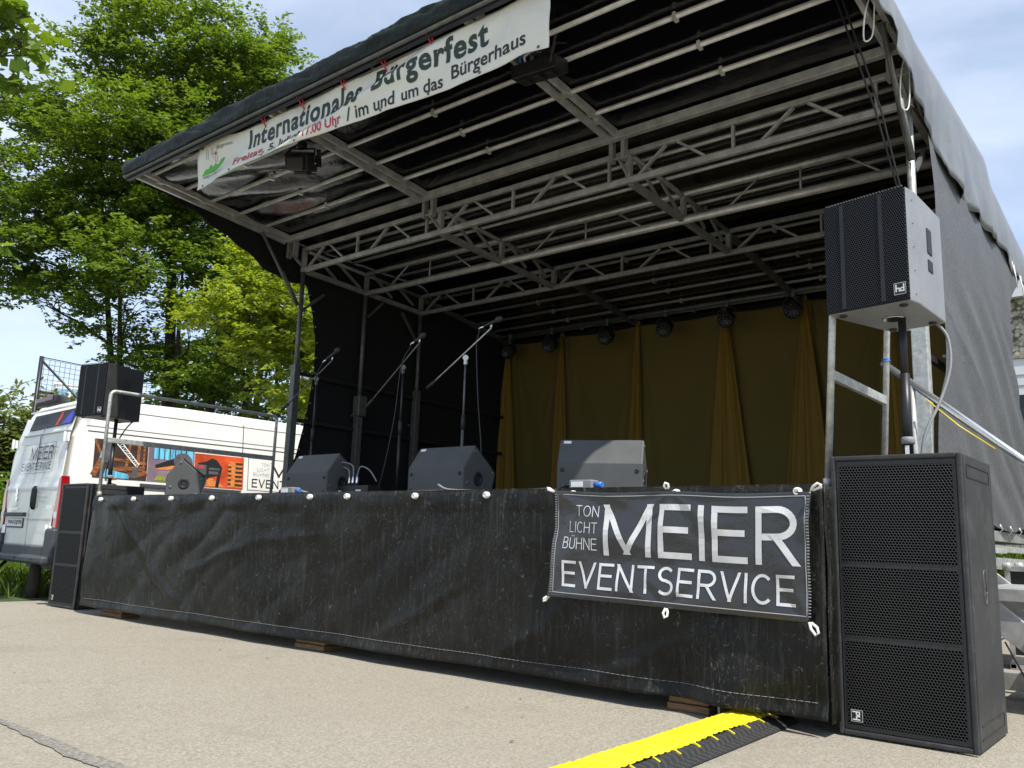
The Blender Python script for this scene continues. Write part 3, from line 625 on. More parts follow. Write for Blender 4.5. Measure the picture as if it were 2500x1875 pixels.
# ------------------------------------------------------------------ backdrop
bk=thing('backdrop_cloth','black cloth closing the back of the stage behind the mustard curtain','cloth',(3.4,4.1,1.1))
mb=MB(); mb.grid(lambda u,v:(-.1+6.72*u,4.1+.01*nz3(u*20,v*3,0),3.93-2.85*v),40,10); mb.build('cloth_sheet',BLACKCLOTH,bk,fixn=False)
GX=[.02,1.03,2.33,3.61,4.66,5.6,6.45]
ct=thing('stage_curtain','olive mustard curtain hung in gathered swags across the back of the stage','curtain',(3.4,4.0,1.1))
def ctop(x):
    for a,b in zip(GX,GX[1:]):
        if a<=x<=b: t=(x-a)/(b-a); return 3.82-.025*math.sin(PI*t)
    return 3.82
def curt(u,v):
    x=.0+6.5*u; zt=ctop(x); z=zt-(zt-1.1)*v; y=4.02
    for g in GX:
        dx=x-g; h=zt-z; sp=.1+.2*h; 
        if abs(dx)<sp*2: y-=.03*math.exp(-(dx/(sp*.8))**2)*(1+.6*math.sin(dx/max(.05,sp)*11))
        ph=math.atan2(dx,h+.06); y-=.016*max(0,math.sin(ph*(19+3*math.sin(g*7))+g*5))**3*sm(.75,.2,abs(ph))*sm(0,.3,h)*sm(2.7,1.6,math.hypot(dx,h))
    y+=.012*nz3(x*2,z*1.2,1)
    # drooping radial folds
    return (x,y,z)
mb=MB(); mb.grid(curt,420,60); mb.build('curtain_cloth',CURT,ct,solid=.002,fixn=False)
for g in GX:
    mb=MB(); k0=rnd.random()*9
    def sw(u,v,g=g,k0=k0):
        h=2.72*v; wd=.016+(.092+.035*math.sin(k0*3))*h**.85; a=(u-.5)*2; x=g+a*wd+(.05*math.sin(k0*2))*h*.5; 
        y=3.905-.03*math.sin(u*PI)-.018*math.sin(u*17+k0)*sm(0,.25,v)-.01*math.sin(u*31+k0*2)*sm(.1,.5,v)
        return (x,y,3.83-h)
    mb.grid(sw,40,24); mb.build('gathered_swag',SWAG,ct,solid=.002,fixn=False)
    mb=MB(); mb.lathe([(.012,0),(.035,.02),(.03,.05),(.015,.07)],(g,3.93,3.8),(0,0,1),10); mb.build('knot',SWAG,ct)
# ------------------------------------------------------------------ lights
def par(x,label,first=[None]):
    loc=(x,3.68,3.83)
    if first[0] is not None: return dup(first[0],loc,0,label)
    p=thing('par_light',label,'stage light',loc,0,'stage lights along the rear bar'); first[0]=p
    ax=V((.18,-.86,-.42)).normalized(); c=V((0,-.02,-.2))
    mb=MB(); mb.lathe([(.05,-.1),(.085,-.08),(.1,.0),(.1,.1),(.092,.102),(.09,.09),(.01,.085)],c,ax,22); mb.build('housing',BLACKMETAL,p,world=False)
    mb=MB(); u=V((0,0,1)).cross(ax).normalized(); v=ax.cross(u)
    for rr,nn in ((.0,1),(.036,6),(.07,11)):
        for k in range(nn):
            a=2*PI*k/max(1,nn); q=c+ax*.093+rr*(math.cos(a)*u+math.sin(a)*v); mb.lathe([(.0055,0),(.006,.002),(.003,.005)],q,ax,8)
    mb.build('led_lens',LENS,p,world=False)
    mb=MB(); mb.path([c+u*.108,c+u*.112+V((0,0,.1)),c+u*.05+V((0,.02,.17)),c-u*.05+V((0,.02,.17)),c-u*.112+V((0,0,.1)),c-u*.108],.011,6); mb.build('yoke',BLACKMETAL,p,world=False)
    mb=MB(); mb.lathe([(.03,0),(.04,.01),(.04,.05),(.03,.06)],(-.03,0,.03),(1,0,0),12); mb.box((0,0,-.02),(.04,.05,.05)); mb.tube((.02,-.04,0),(.06,-.06,0),.01); mb.build('clamp',STEEL_D,p,world=False)
    return p
for x,l in zip((.25,1.03,1.99,2.9,3.77,4.62),('round black par light nearest the black side net, left of the curtain','round black par light just left of the first orange swag','round black par light midway between the first two orange swags','round black par light midway between the second and third orange swags','round black par light right above the third orange swag','round black par light beside the fourth orange swag, nearest the big speaker')): par(x,l)
f1=thing('theatre_spotlight','black box spotlight with barn doors hung below the left part of the cream banner','stage light',(2.06,-1.63,4.33))
Rm=Matrix.Rotation(R(-38),3,'X')@Matrix.Rotation(R(15),3,'Z'); Rm=Matrix.Rotation(R(35),3,'Z')@Matrix.Rotation(R(22),3,'X')
def bx(c,d,rot,base): 
    mb=MB(); mb.box(V(base)+rot@V(c),d,rot); return mb
B=(2.07,-1.62,4.17)
bx((0,0,0),(.19,.3,.15),Rm,B).build('housing',BLACKMETAL,f1,.012)
for i in range(4): bx((-.0,-.12+.07*i,.085),(.17,.02,.02),Rm,B).build('cooling_fin',BLACKMETAL,f1)
bx((0,-.2,-.01),(.17,.1,.13),Rm,B).build('lens_tube',BLACKMETAL,f1,.02)
bx((0,.0,-.09),(.12,.16,.03),Rm,B).build('lower_tray',BLACKMETAL,f1,.006)
for c,d in (((.11,.16,.05),(.015,.1,.16)),((-.02,.17,.1),(.16,.1,.012)),((-.02,.17,-.09),(.16,.08,.012))): bx(c,d,Rm,B).build('barn_door',BLACKMETAL,f1)
mb=MB(); mb.path([V(B)+Rm@V((.11,0,0)),V(B)+Rm@V((.115,.02,.13)),(2.06,-1.63,4.31),V(B)+Rm@V((-.115,.02,.13)),V(B)+Rm@V((-.11,0,0))],.01,6); mb.lathe([(.035,-.03),(.042,-.02),(.042,.02),(.035,.03)],(2.06,-1.63,4.345),(1,0,0),12); mb.build('yoke',BLACKMETAL,f1)
mb=MB(); mb.path([V(B)+Rm@V((-.07,-.12,.06)),(1.9,-1.7,4.26),(1.92,-1.66,4.33),(1.98,-1.63,4.37)],.009,6); mb.build('power_lead',CABLE,f1)
mb=MB(); mb.lathe([(.014,0),(.014,.012)],V(B)+Rm@V((.1,.05,.0)),Rm@V((1,0,0)),10); mb.build('knob',CHROME,f1)
f2=thing('dimmer_light','flat black lighting box with cables hung under the right end of the cream banner','stage light',(4.74,-1.5,4.33))
B=(4.74,-1.52,4.23); R2=Matrix.Rotation(R(6),3,'Z')@Matrix.Rotation(R(12),3,'X')
bx((0,0,0),(.38,.2,.1),R2,B).build('housing',BLACKMETAL,f2,.008)
for x in (-.12,.0,.1): bx((x,-.0,-.058),(.06,.12,.018),R2,B).build('foot',BLACKMETAL,f2,.004)
for i,(x,m) in enumerate(((-.12,BLUEP),(-.08,PRINTW),(.0,CABLE),(.05,CABLE),(.14,CABLE))):
    mb=MB(); b=V(B)+R2@V((x,-.06,.05)); mb.path([b,b+V((0,-.02,.05)),b+V((.03,.03,.11)),b+V((.06,.1,.13))],.01 if i<2 else .008,6); mb.build('plug_lead',m,f2)
mb=MB(); mb.box((4.84,-1.58,4.3),(.03,.05,.12)); mb.box((4.66,-1.58,4.3),(.03,.05,.1)); mb.build('bracket',BLACKMETAL,f2)
mb=MB(); mb.path([(4.9,-1.6,4.2),(4.93,-1.6,4.36),(4.97,-1.62,4.42),(5.6,-1.63,4.43),(6.6,-1.63,4.42)],.012,6); tag(mb.build('lighting_cable',CABLE),'black cable strapped along the thick roof tube right of the banner','cable')
# ------------------------------------------------------------------ speakers
def hdplate(mb_k,mb_w,x,z,s,y,rot=False):
    # small badge: border + letters; local xz, y front
    f=(lambda a,b:(x+a*s,y-.003,z+b*s)) if not rot else (lambda a,b:(x-b*s,y-.003,z+a*s))
    mb_k.box((x,y,z),(s*1.2,.004,s*1.2))
    g=lambda a,b:f(a,b)
    for (a0,b0,a1,b1) in ((-.42,-.3,-.3,.42),(-.12,-.3,0,.02),(-.3,-.02,-.05,.1),(.3,-.3,.42,.42),(.02,-.3,.3,-.18),(.02,-.3,.12,.05),(.1,-.02,.3,.1)):
        mb_w.add([g(a0,b0),g(a1,b0),g(a1,b1),g(a0,b1)],[(0,1,2,3)])
    for (a0,b0,a1,b1) in ((-.55,-.55,.55,-.52),(-.55,.52,.55,.55),(-.55,-.55,-.52,.55),(.52,-.55,.55,.55)): mb_w.add([g(a0,b0),g(a1,b0),g(a1,b1),g(a0,b1)],[(0,1,2,3)])
SW,SH,SD=.562,1.236,.605
def sub(loc,label):
    s=thing('subwoofer',label,'speaker',loc,0,'tall subwoofers in front of the stage'); h=SW/2
    mb=MB(); mb.box((0,.02+SD/2,SH/2),(SW,SD-.04,SH)); 
    fr=.022
    for c,d in (((-h+fr/2,.01,SH/2),(fr,.022,SH)),((h-fr/2,.01,SH/2),(fr,.022,SH)),((0,.01,fr/2),(SW-2*fr,.022,fr)),((0,.01,SH-fr/2),(SW-2*fr,.022,fr))): mb.box(c,d)
    mb.build('cabinet',CAB,s,.006,world=False)
    gw=SW-.05; 
    mb=MB(); mb.box((0,.0125,SH/2),(gw,.009,SH-.05)); mb.build('grille_plate',DOTGR,s,.002,world=False)
    for z0,z1 in ((.045,.405),(.43,.73),(.755,SH-.045)):
        mb=MB(); z=(z0+z1)/2; mb.box((0,0.007,z),(gw-.034,.004,z1-z0-.002)); mb.build('grille',GRILLE,s,world=False)
    mb=MB()
    for i in range(6):
        for sx_ in (-1,1): mb.lathe([(.004,0),(.004,.003)],(sx_*(gw/2-.014),.008,.05+i*.225),(0,-1,0),8)
    for z in (.42,.74):
        for i in range(4): mb.lathe([(.004,0),(.004,.003)],(-.18+i*.12,.008,z),(0,-1,0),8)
    mb.build('screw_row',BLACKMETAL,s,world=False)
    k,wm=MB(),MB(); hdplate(k,wm,-gw/2+.055,.085,.045,.004,True); bd=k.build('badge',PRINTK,s,world=False); wm.build('badge_letters',PRINTW,bd,world=False,fixn=False)
    for sgn in (-1,1):
        mb=MB(); x=sgn*(h+.001)
        for c,d in (((x,.31,1.19),(.003,.46,.006)),((x,.31,1.135),(.003,.46,.006)),((x,.08,1.163),(.003,.006,.05)),((x,.54,1.163),(.003,.006,.05))): mb.box(c,d)
        for c,d in (((x,.31,.1),(.003,.46,.006)),((x,.31,.045),(.003,.46,.006)),((x,.54,.072),(.003,.006,.05))): mb.box(c,d)
        mb.build('grip_recess',BLACKMETAL,s,world=False)
        mb=MB(); ov=[(.31+.028*math.cos(a),.66+.055*math.sin(a)+(.02 if math.sin(a)>0 else -.02)) for a in np.linspace(0,2*PI,28,endpoint=False)]
        mb.path([(x,a,b) for a,b in ov]+[(x,*ov[0])],.0025,4); mb.lathe([(.006,0),(.006,.003)],(x-.001*sgn,.31,.66),(sgn,0,0),10); mb.build('logo_ring',STEEL_D,s,world=False)
    mb=MB()
    for x in (-.22,.22):
        for y in (.1,.5): mb.lathe([(.02,-.0),(.02,.012)],(x,y,-.006),(0,0,1),12)
    mb.build('foot',RUBBER,s,world=False)
    return s
s1=sub((7.217,-2.016,.008),'tall black subwoofer standing by the near right corner of the stage, hexagon grille')
s2=dup(s1,(-.765,-2.05,.008),0,'tall black subwoofer standing at the far left corner of the stage, beside the van')
def topspk(loc,rz,label,cab):
    s=thing('top_speaker',label,'speaker',loc,rz,'top speakers on poles'); H=.555
    # outline (x, y) y negative = front
    ol=[(-.205,-.256),(.205,-.256),(.208,-.165),(.142,.26),(-.142,.26),(-.208,-.165)]
    mb=MB(); mb.prism([(a*.985,b) for a,b in ol],0,H,lambda a,b,c:(a,b,c)); mb.build('cabinet',cab,s,.006,world=False)
    mb=MB(); mb.box((0,-.262,H/2),(.408,.014,H-.006)); g=mb.build('grille',GRILLE_T,s,.003,world=False)
    mb=MB()
    for x in (-.11,.085): mb.box((x,-.27,H/2),(.02,.003,H-.03))
    mb.build('grille_seam',BLACKMETAL,g,world=False)
    for sgn in (-1,1):
        a=V((sgn*.2055,-.165,0)); b=V((sgn*.14,.26,0)); d=(b-a).normalized(); nrm=V((d.y,-d.x,0))*(1 if sgn>0 else -1)
        rot=Matrix((d,nrm,V((0,0,1)))).transposed()
        for t_,z,ww,hh in ((.47,.36,.075,.13),(.47,.235,.075,.06)):
            mb=MB(); mb.box(a+(b-a)*t_+V((0,0,z))-nrm*.002,(ww,.012,hh),rot); mb.build('handle_recess',PRINTK,s,.004,world=False)
        mb=MB(); 
        for i in range(5): mb.lathe([(.003,0),(.003,.002)],(sgn*.2065,-.2,.04+i*.115),(sgn,0,0),8)
        mb.build('screw_row',PRINTK,s,world=False)
    k,wm=MB(),MB(); hdplate(k,wm,.165,.06,.05,-.271); bd=k.build('badge',PRINTK,s,world=False); wm.build('badge_letters',PRINTW,bd,world=False,fixn=False)
    mb=MB(); mb.lathe([(.05,-.004),(.055,0.0),(.02,.001)],(0,0,-.002),(0,0,1),20); mb.build('pole_cup',CHROME,s,world=False)
    mb=MB()
    for x,y in ((-.15,-.21),(.15,-.21),(-.1,.2),(.1,.2)): mb.lathe([(.018,0),(.02,-.004),(.014,-.008)],(x,y,-.002),(0,0,1),14)
    mb.build('foot',RUBBER,s,world=False)
    mb=MB()
    for x in np.linspace(-.19,.19,26): mb.box((x,-.262,H+.0035),(.006,.012,.004))
    mb.build('grille_top_edge',STEEL_D,s,world=False)
    return s
topspk((7.178,-1.735,1.946),R(-10.5),'black top speaker on the near pole, its side bright in the sun',CABTOP)
topspk((-.76,-1.77,1.946),R(13),'small black top speaker on the far pole in front of the van',CAB)
def pole(x,y,label):
    p=thing('speaker_pole',label,'speaker pole',(x,y,SH+.008),0,'speaker poles')
    mb=MB(); mb.tube((0,0,0),(0,0,.42),.0225,16); mb.build('lower_tube',BLACKMETAL,p,world=False)
    mb=MB(); mb.tube((0,0,.4),(0,0,.702),.0185,16); mb.build('upper_tube',BLACKMETAL,p,world=False)
    mb=MB(); mb.lathe([(.026,.0),(.031,.005),(.031,.03),(.026,.035)],(0,0,.075),(0,0,1),16); mb.build('collar',CABLEG,p,world=False); mb=MB(); mb.lathe([(.03,0),(.03,.012)],(0,0,0),(0,0,1),16); mb.build('base_ring',BLACKMETAL,p,world=False)
    mb=MB(); mb.box((-.0,-.024,.045),(.018,.003,.045)); mb.build('sticker',PRINTW,p,world=False)
    return p
pole(7.215,-1.735,'black speaker pole on top of the near right subwoofer'); pole(-.72,-1.72,'black speaker pole on top of the far left subwoofer')
cable([(7.32,-1.54,1.95),(7.37,-1.53,1.87),(7.38,-1.55,1.72),(7.34,-1.6,1.55),(7.28,-1.67,1.38),(7.26,-1.69,1.26)],.008,CABLEG,'grey cable drooping from the near top speaker beside its pole')
cable([(-.69,-1.55,1.95),(-.75,-1.6,1.85),(-.82,-1.66,1.65),(-.86,-1.7,1.4),(-.76,-1.72,1.29),(-.68,-1.66,1.255)],.007,CABLE,'black cable hanging from the far top speaker beside its pole')
# floor monitors: pentagon side profile (y,z), front(-y) = plain back panels seen from the audience
PROF=[(0,0.004),(0,.21),(.115,.375),(.35,.19),(.30,.004)]
def monitor(loc,rz,label,wd,seen=True):
    m=thing('floor_monitor',label,'speaker',loc,rz,'floor monitor speakers on the deck'); h=wd/2
    mb=MB(); mb.prism(PROF,-h,h,lambda a,b,c:(c,a,b)); mb.build('cabinet',MONP,m,.009,world=False)
    # grille on the upstage slope
    a,b=V((0,.128,.372)),V((0,.347,.199)); d=(b-a).normalized(); n_=V((0,-d.z,d.y))
    if n_.z<0: n_=-n_
    mb=MB(); mb.box((a+b)/2+n_*.004,(wd-.03,(b-a).length-.01,.01),Matrix((V((1,0,0)),d,n_)).transposed()); mb.build('grille',BLACKMETAL,m,world=False)
    mb=MB()
    for x in (-h+.035,h-.035):
        for z in (.05,.165): mb.lathe([(.013,0),(.013,.004),(.007,.007),(.006,.003)],(x,0,z),(0,-1,0),14)
    mb.build('screw_foot',BLACKMETAL,m,world=False)
    mb=MB(); mb.box((-h+.05,.103,.351),(.05,.03,.004),Matrix.Rotation(R(-55+90-90),3,'X')@Matrix.Identity(3)); 
    mb=MB(); d2=V((0,.115,.165)).normalized(); n2=V((0,-d2.z,d2.y)); c2=V((-h+.05,.1,.354))+n2*.0012; mb.box(c2,(.05,.022,.002),Matrix((V((1,0,0)),d2,n2)).transposed()); mb.build('label_sticker',PRINTW,m,world=False)
    for sgn in (1,-1):
        x=sgn*h
        mb=MB(); mb.lathe([(.047,0),(.05,.004),(.046,.006),(.03,.006),(.024,.002),(.023,-.02)],(x,.155,.135),(sgn,0,0),26); pc=mb.build('pole_cup',BLACKMETAL,m,world=False)
        mb=MB(); mb.lathe([(.022,0),(.02,.002)],(x+.0025*sgn,.155,.135),(sgn,0,0),18)
        for k in range(4): mb.lathe([(.005,0),(.005,.002)],(x+.006*sgn,.155+.035*math.cos(k*PI/2),.135+.035*math.sin(k*PI/2)),(sgn,0,0),8)
        mb.build('cup_hole',PRINTK,pc,world=False)
        mb=MB()
        for y,z in ((.04,.1),(.115,.33),(.315,.185),(.27,.04)): mb.lathe([(.013,0),(.013,.004),(.006,.006)],(x,y,z),(sgn,0,0),12)
        mb.build('screw_foot',STEEL_D,m,world=False)
    return m
monitor((3.959,-1.617,1.1),R(0),'black floor monitor in the middle of the stage front, under the nearest microphone boom',.556)
monitor((2.47,-1.62,1.1),R(0),'black floor monitor left of the small stage box, right of the left stage post',.545)
monitor((5.304,-1.506,1.1),R(25.8),'black floor monitor half in sun directly above the white lettered black banner',.548)
monitor((.542,-1.768,1.1),R(-32),'black floor monitor turned side on, far left, in front of the van photos',.5)
# power splitters, stage box, cables
def psplit(loc,rz,label):
    p=thing('power_splitter',label,'power box',loc,rz,'power splitters behind the skirt edge')
    mb=MB(); mb.box((0,0,.032),(.15,.08,.055)); mb.build('case',CABLEG,p,.006,world=False)
    mb=MB(); mb.box((-.02,-.0415,.034),(.08,.002,.03)); mb.build('label_plate',PRINTW,p,world=False)
    mb=MB(); mb.tube((.075,0,.032),(.125,0,.032),.017,12); mb.build('blue_plug',BLUEP,p,world=False)
    mb=MB(); mb.tube((-.075,0,.032),(-.13,0,.03),.014,10); mb.path([(-.13,0,.03),(-.2,.03,.014),(-.26,.06,.01)],.008,6); mb.build('black_plug',CABLE,p,world=False)
    return p
psplit((2.76,-1.98,1.1),0,'small grey power splitter with blue plug before the second monitor from the left'); psplit((5.54,-2.02,1.1),0,'small grey power splitter with blue plug before the sunlit monitor')
cable([(2.9,-1.98,1.13),(3.0,-1.93,1.112),(3.3,-1.95,1.112),(3.7,-1.98,1.112),(4.2,-2.0,1.112),(4.45,-1.98,1.113)],.008,CABLEG,'pale cable lying along the deck edge before the middle monitor')
cable([(4.3,-1.93,1.16),(4.42,-1.96,1.125),(4.7,-2.0,1.112),(5.0,-2.0,1.112),(5.3,-2.02,1.112)],.008,CABLEG,'pale cable lying on the deck between the middle and the sunlit monitor')
cable([(.4,-1.97,1.112),(.3,-1.99,1.112),(.1,-2.03,1.112)],.008,CABLEG,'grey cable at the foot of the side-on monitor')
sb=thing('stage_box','small black stage box with three upright plugs between two monitors','stage box',(2.95,-1.45,1.1))
mb=MB(); mb.box((0,0,.055),(.36,.14,.1)); mb.build('case',BLACKMETAL,sb,.006,world=False)
mb=MB(); mb.box((.07,-.0715,.05),(.06,.002,.04)); mb.box((-.16,-.0715,.055),(.03,.002,.02)); mb.build('label_plate',PRINTW,sb,world=False)
for i,x in enumerate((-.13,-.085,-.035)):
    mb=MB(); mb.lathe([(.0125,0),(.0125,.035),(.009,.06),(.006,.085)],(x,0,.105),(0,0,1),12); mb.build('plug',CHROME,sb,world=False)
for i,(pts) in enumerate(([(2.82,-1.45,1.28),(2.8,-1.45,1.34),(2.72,-1.46,1.36),(2.66,-1.5,1.3),(2.64,-1.52,1.15)],[(2.865,-1.45,1.28),(2.85,-1.45,1.37),(2.75,-1.47,1.4),(2.68,-1.5,1.36)],[(2.915,-1.45,1.28),(2.95,-1.45,1.36),(3.05,-1.44,1.33),(3.12,-1.42,1.24)])):
    cable(pts,.006,CABLEG,('lowest cable arching left from the stage box plugs','upper cable arching left from the stage box plugs','cable arching right from the stage box plugs')[i],grp='microphone cables on the stage box')
# ------------------------------------------------------------------ microphone stands
def micstand(x,y,zc,end,tip,mic0,mic1,label,mlabel,cl):
    s=thing('microphone_stand',label,'microphone stand',(x,y,1.1),0,'microphone stands')
    mb=MB(); mb.tube((x,y,1.12),(x,y,1.75),.0125,10); mb.tube((x,y,1.7),(x,y,zc-.03),.0085,10); mb.build('pole',STEEL_D if cl else BLACKMETAL,s)
    mb=MB(); mb.tube((x,y,1.68),(x,y,1.8),.016,10); mb.build('grip',RUBBER,s)
    for k in range(3):
        a=k*2*PI/3+.4; mb=MB(); mb.tube((x,y,1.19),(x+.3*math.cos(a),y+.3*math.sin(a),1.112),.009,8); mb.lathe([(.012,0),(.014,.03),(.01,.05)],(x+.3*math.cos(a),y+.3*math.sin(a),1.102),(0,0,1),8); mb.build('leg',BLACKMETAL,s)
    mb=MB(); mb.lathe([(.02,-.014),(.024,-.01),(.024,.01),(.02,.014)],(x,y,zc),(0.6,-.8,0),16); mb.box((x,y,zc-.03),(.02,.02,.05)); mb.build('clutch',WHITEP if cl else STEEL_D,s)
    mb=MB(); mb.tube(end,tip,.0065,8); mb.build('boom',GALV if cl else STEEL_D,s)
    e,t_=V(end),V(tip); d=(t_-e).normalized(); mb=MB(); mb.tube(e-d*.005,e+d*.1,.014,10); mb.build('boom_grip',RUBBER,s)
    mb=MB(); mb.tube(t_-d*.01,t_+V((0,0,.03)),.009,8); mb.build('clip',CHROME,s)
    m=thing('microphone',mlabel,'microphone',mic0,0,'microphones on booms'); a,b=V(mic0),V(mic1); d=(b-a).normalized(); L=(b-a).length
    mb=MB(); mb.lathe([(.009,0),(.012,.02),(.017,L-.06)],a,d,12); mb.build('body',BLACKMETAL,m)
    mb=MB(); mb.lathe([(.017,L-.06),(.025,L-.045),(.027,L-.02),(.018,L-.001),(.004,L+.005)],a,d,14); mb.build('head',RUBBER,m)
    mb=MB(); mb.lathe([(.009,-.05),(.01,-.02),(.01,0)],a,d,10); mb.build('plug',CHROME,m)
    return a-d*.05
Ys=-1.0
q=micstand(1.71,Ys,2.28,(1.2,Ys,2.02),(1.93,Ys,2.445),(1.83,Ys,2.455),(2.02,Ys-.0,2.54),'dark microphone stand with boom beside the left stage post','dark microphone at the top of the far left boom, before the black net',False)
cable([q,(1.78,-1.0,2.42),(1.72,-1.02,2.3),(1.7,-.98,2.1),(1.72,-1.0,1.6)],.004,CABLE,'thin black cable down the far left microphone stand')
q=micstand(2.91,Ys,2.27,(2.46,Ys,1.955),(3.1,Ys,2.475),(3.03,Ys,2.485),(3.16,Ys,2.54),'dark microphone stand with boom rising behind the stage box','dark microphone on the middle boom, before the black net',False)
cable([q,(2.98,-1.0,2.44),(2.93,-1.02,2.35),(2.9,-1.03,2.2),(2.88,-1.05,1.8),(2.82,-1.1,1.3),(2.78,-1.15,1.112)],.004,CABLE,'thin black cable down the middle microphone stand')
q=micstand(3.645,Ys,2.275,(3.22,Ys,2.06),(3.915,Ys,2.495),(3.83,Ys,2.515),(4.02,Ys,2.56),'pale metal microphone stand with boom behind the middle monitor','dark microphone on the nearest boom, its plug shining',True)
cable([q,(3.78,-1.0,2.47),(3.76,-1.0,2.35),(3.8,-1.0,1.9),(3.87,-1.02,1.5),(3.9,-1.05,1.12)],.005,CABLE,'thin dark cable hanging free right of the nearest microphone stand')
# ------------------------------------------------------------------ guard rails and stairs
def rail(x,y0,y1,label,m,lean=0):
    g=thing('guard_rail',label,'railing',(x,y0,1.1)); z=2.15; r=.05; x0=x
    pts=[(x,y0,1.105),(x,y0,z-r)]+[(x,y0+r-r*math.cos(a),z-r+r*math.sin(a)) for a in (R(30),R(60),R(90))]+[(x,y1-r,z)]+[(x,y1-r+r*math.sin(a),z-r+r*math.cos(a)) for a in (R(30),R(60),R(90))]+[(x,y1,1.105)]
    pts=[(a+lean*(c-1.1),b,c) for a,b,c in pts]
    mb=MB(); mb.path(pts,.0175,10); mb.build('rail_tube',m,g)
    mb=MB(); mb.beam((x+.56*lean,y0+.02,1.66),(x+.56*lean,y1-.02,1.66),.028,.05); mb.build('middle_bar',m,g,.004)
    mb=MB(); mb.tube((x,y0,1.105),(x,y0,1.15),.022,10); mb.build('socket',m,g)
    return g
rail(-.11,-2.1,-.13,'grey tube guard rail on the far left edge of the stage, before the van',GALV)
rail(6.883,-1.9,-1.0,'galvanised guard rail at the near right edge of the stage beside the speaker',GALV,.06)
mb=MB(); mb.path([(6.93+.02*math.cos(a),-1.0+.02*math.sin(a),1.88+.002*a) for a in np.linspace(0,12,40)],.004,5); tag(mb.build('cable_tie',BLUEP),'blue tie around the rear tube of the near guard rail','tie')
st=thing('stage_stairs','aluminium stairs with bright handrail going down from the near end of the stage','stairs',(7.5,-.4,0))
for y in (-.78,.12):
    mb=MB(); mb.prism([(6.97,.92),(7.05,.85),(7.97,.07),(7.97,.0),(7.9,.0),(6.97,.71)],y-.015,y+.015); mb.build('stringer',ALU,st,.003)
for i in range(4):
    z=.84-.215*i; x=7.02+.255*i; mb=MB(); mb.box((x+.13,-.33,z),(.27,.93,.03)); mb.box((x+.13,-.805,z-.018),(.27,.02,.066)); mb.build('tread',ALU,st,.003)
mb=MB(); mb.tube((6.84,-.76,1.935),(8.3,-.76,.66),.021,14); mb.build('handrail',ALU_B,st)
mb=MB(); mb.tube((7.0,-.76,1.78),(7.0,-.76,.95),.019,10); mb.tube((8.2,-.76,.74),(8.2,-.76,.12),.019,10); mb.build('handrail_post',ALU,st)
mb=MB(); mb.box((7.6,-.2,.1),(.9,.08,.1)); mb.box((7.6,.0,.2),(.9,.06,.05)); mb.build('base_bar',ALU,st,.004)
mb=MB(); mb.beam((7.35,-.5,.34),(7.5,-.5,.02),.03,.004); mb.build('strap',BLACKMETAL,st)
mb=MB(); mb.path([(7.08,-.80,1.69),(7.25,-.80,1.52),(7.42,-.80,1.385)],.004,6); tag(mb.build('yellow_hose',mat('yellow_paint',(.8,.62,.02),.4)),'thin yellow cable under the bright stair handrail','cable')
fc=thing('flight_case','black flight case with aluminium edges standing behind the stairs','flight case',(7.45,1.55,0))
mb=MB(); mb.box((7.45,1.55,.37),(.76,.5,.72)); mb.build('box',PRINTK,fc,.005)
mb=MB()
for z in (.72,.55,.02):
    mb.box((7.45,1.295,z),(.78,.012,.035)); mb.box((7.065,1.55,z),(.012,.5,.035))
for x in (7.08,7.82): mb.box((x,1.295,.37),(.035,.012,.72))
for x in (7.08,7.82):
    for y in (1.305,1.795): mb.lathe([(.03,-.03),(.036,0),(.03,.03)],(x,y,.735),(0,0,1),10)
mb.build('edge_trim',ALU,fc)
# ------------------------------------------------------------------ cable ramp, wood blocks
cr=thing('cable_ramp','yellow topped black rubber cable ramp running from the stage skirt towards the viewer','cable ramp',(6.5,-3.0,0))
y0,y1=-4.9,-1.9
def rx(v): return 6.565+.0*v+.02*math.sin(v*4)
HP=[(-.12,.014),(-.115,.035),(-.095,.048),(-.05,.056),(.01,.058),(.05,.054),(.075,.045)]
def hump(u,v):
    y=y0+(y1-y0)*v; t=u*(len(HP)-1); i=min(int(t),len(HP)-2); t-=i; a=HP[i][0]*(1-t)+HP[i+1][0]*t; b=HP[i][1]*(1-t)+HP[i+1][1]*t
    b+=.004*math.sin(v*26)*sm(-.1,-.05,a)+.003*nz3(a*30,y*8,0)
    tr_=.0035*(1 if (math.sin(y*120+a*90)>.45) else 0)*(1 if .0<abs(a)<.085 else 0)
    return (rx(v)+a,y,b+tr_)
mb=MB(); mb.grid(hump,40,420,False); mb.build('yellow_lid',YELL,cr,fixn=False)
def side_(sgn):
    def f(u,v):
        y=y0+(y1-y0)*v; xa=(-.12 if sgn<0 else .075); xb=(-.15 if sgn<0 else .165); x=xa+(xb-xa)*u; z=(.038 if sgn>0 else .012)*(1-u)+.005
        ch=.0035*(1 if math.sin((y+ (x*.9 if int(x*30)%2 else -x*.9))*140)>0 else 0)*sm(0,.1,u)*sm(1,.9,u)
        return (rx(v)+x,y,z+ch)
    return f
mb=MB(); mb.grid(side_(1),26,420,False); mb.grid(side_(-1),6,60,False); mb.add([(rx(1)-.15,y1,.004),(rx(1)+.165,y1,.004),(rx(1)+.075,y1,.043),(rx(1)-.09,y1,.046)],[(0,1,2,3)]); mb.build('rubber_flank',RUBBER,cr,fixn=False)
for i in range(17):
    y=y1-.12-.165*i; mb=MB(); mb.box((rx((y-y0)/(y1-y0))+.09,y,.0385),(.032,.009,.008),Matrix.Rotation(R(23),3,'Y')); mb.build('lid_tab',YELL,cr)
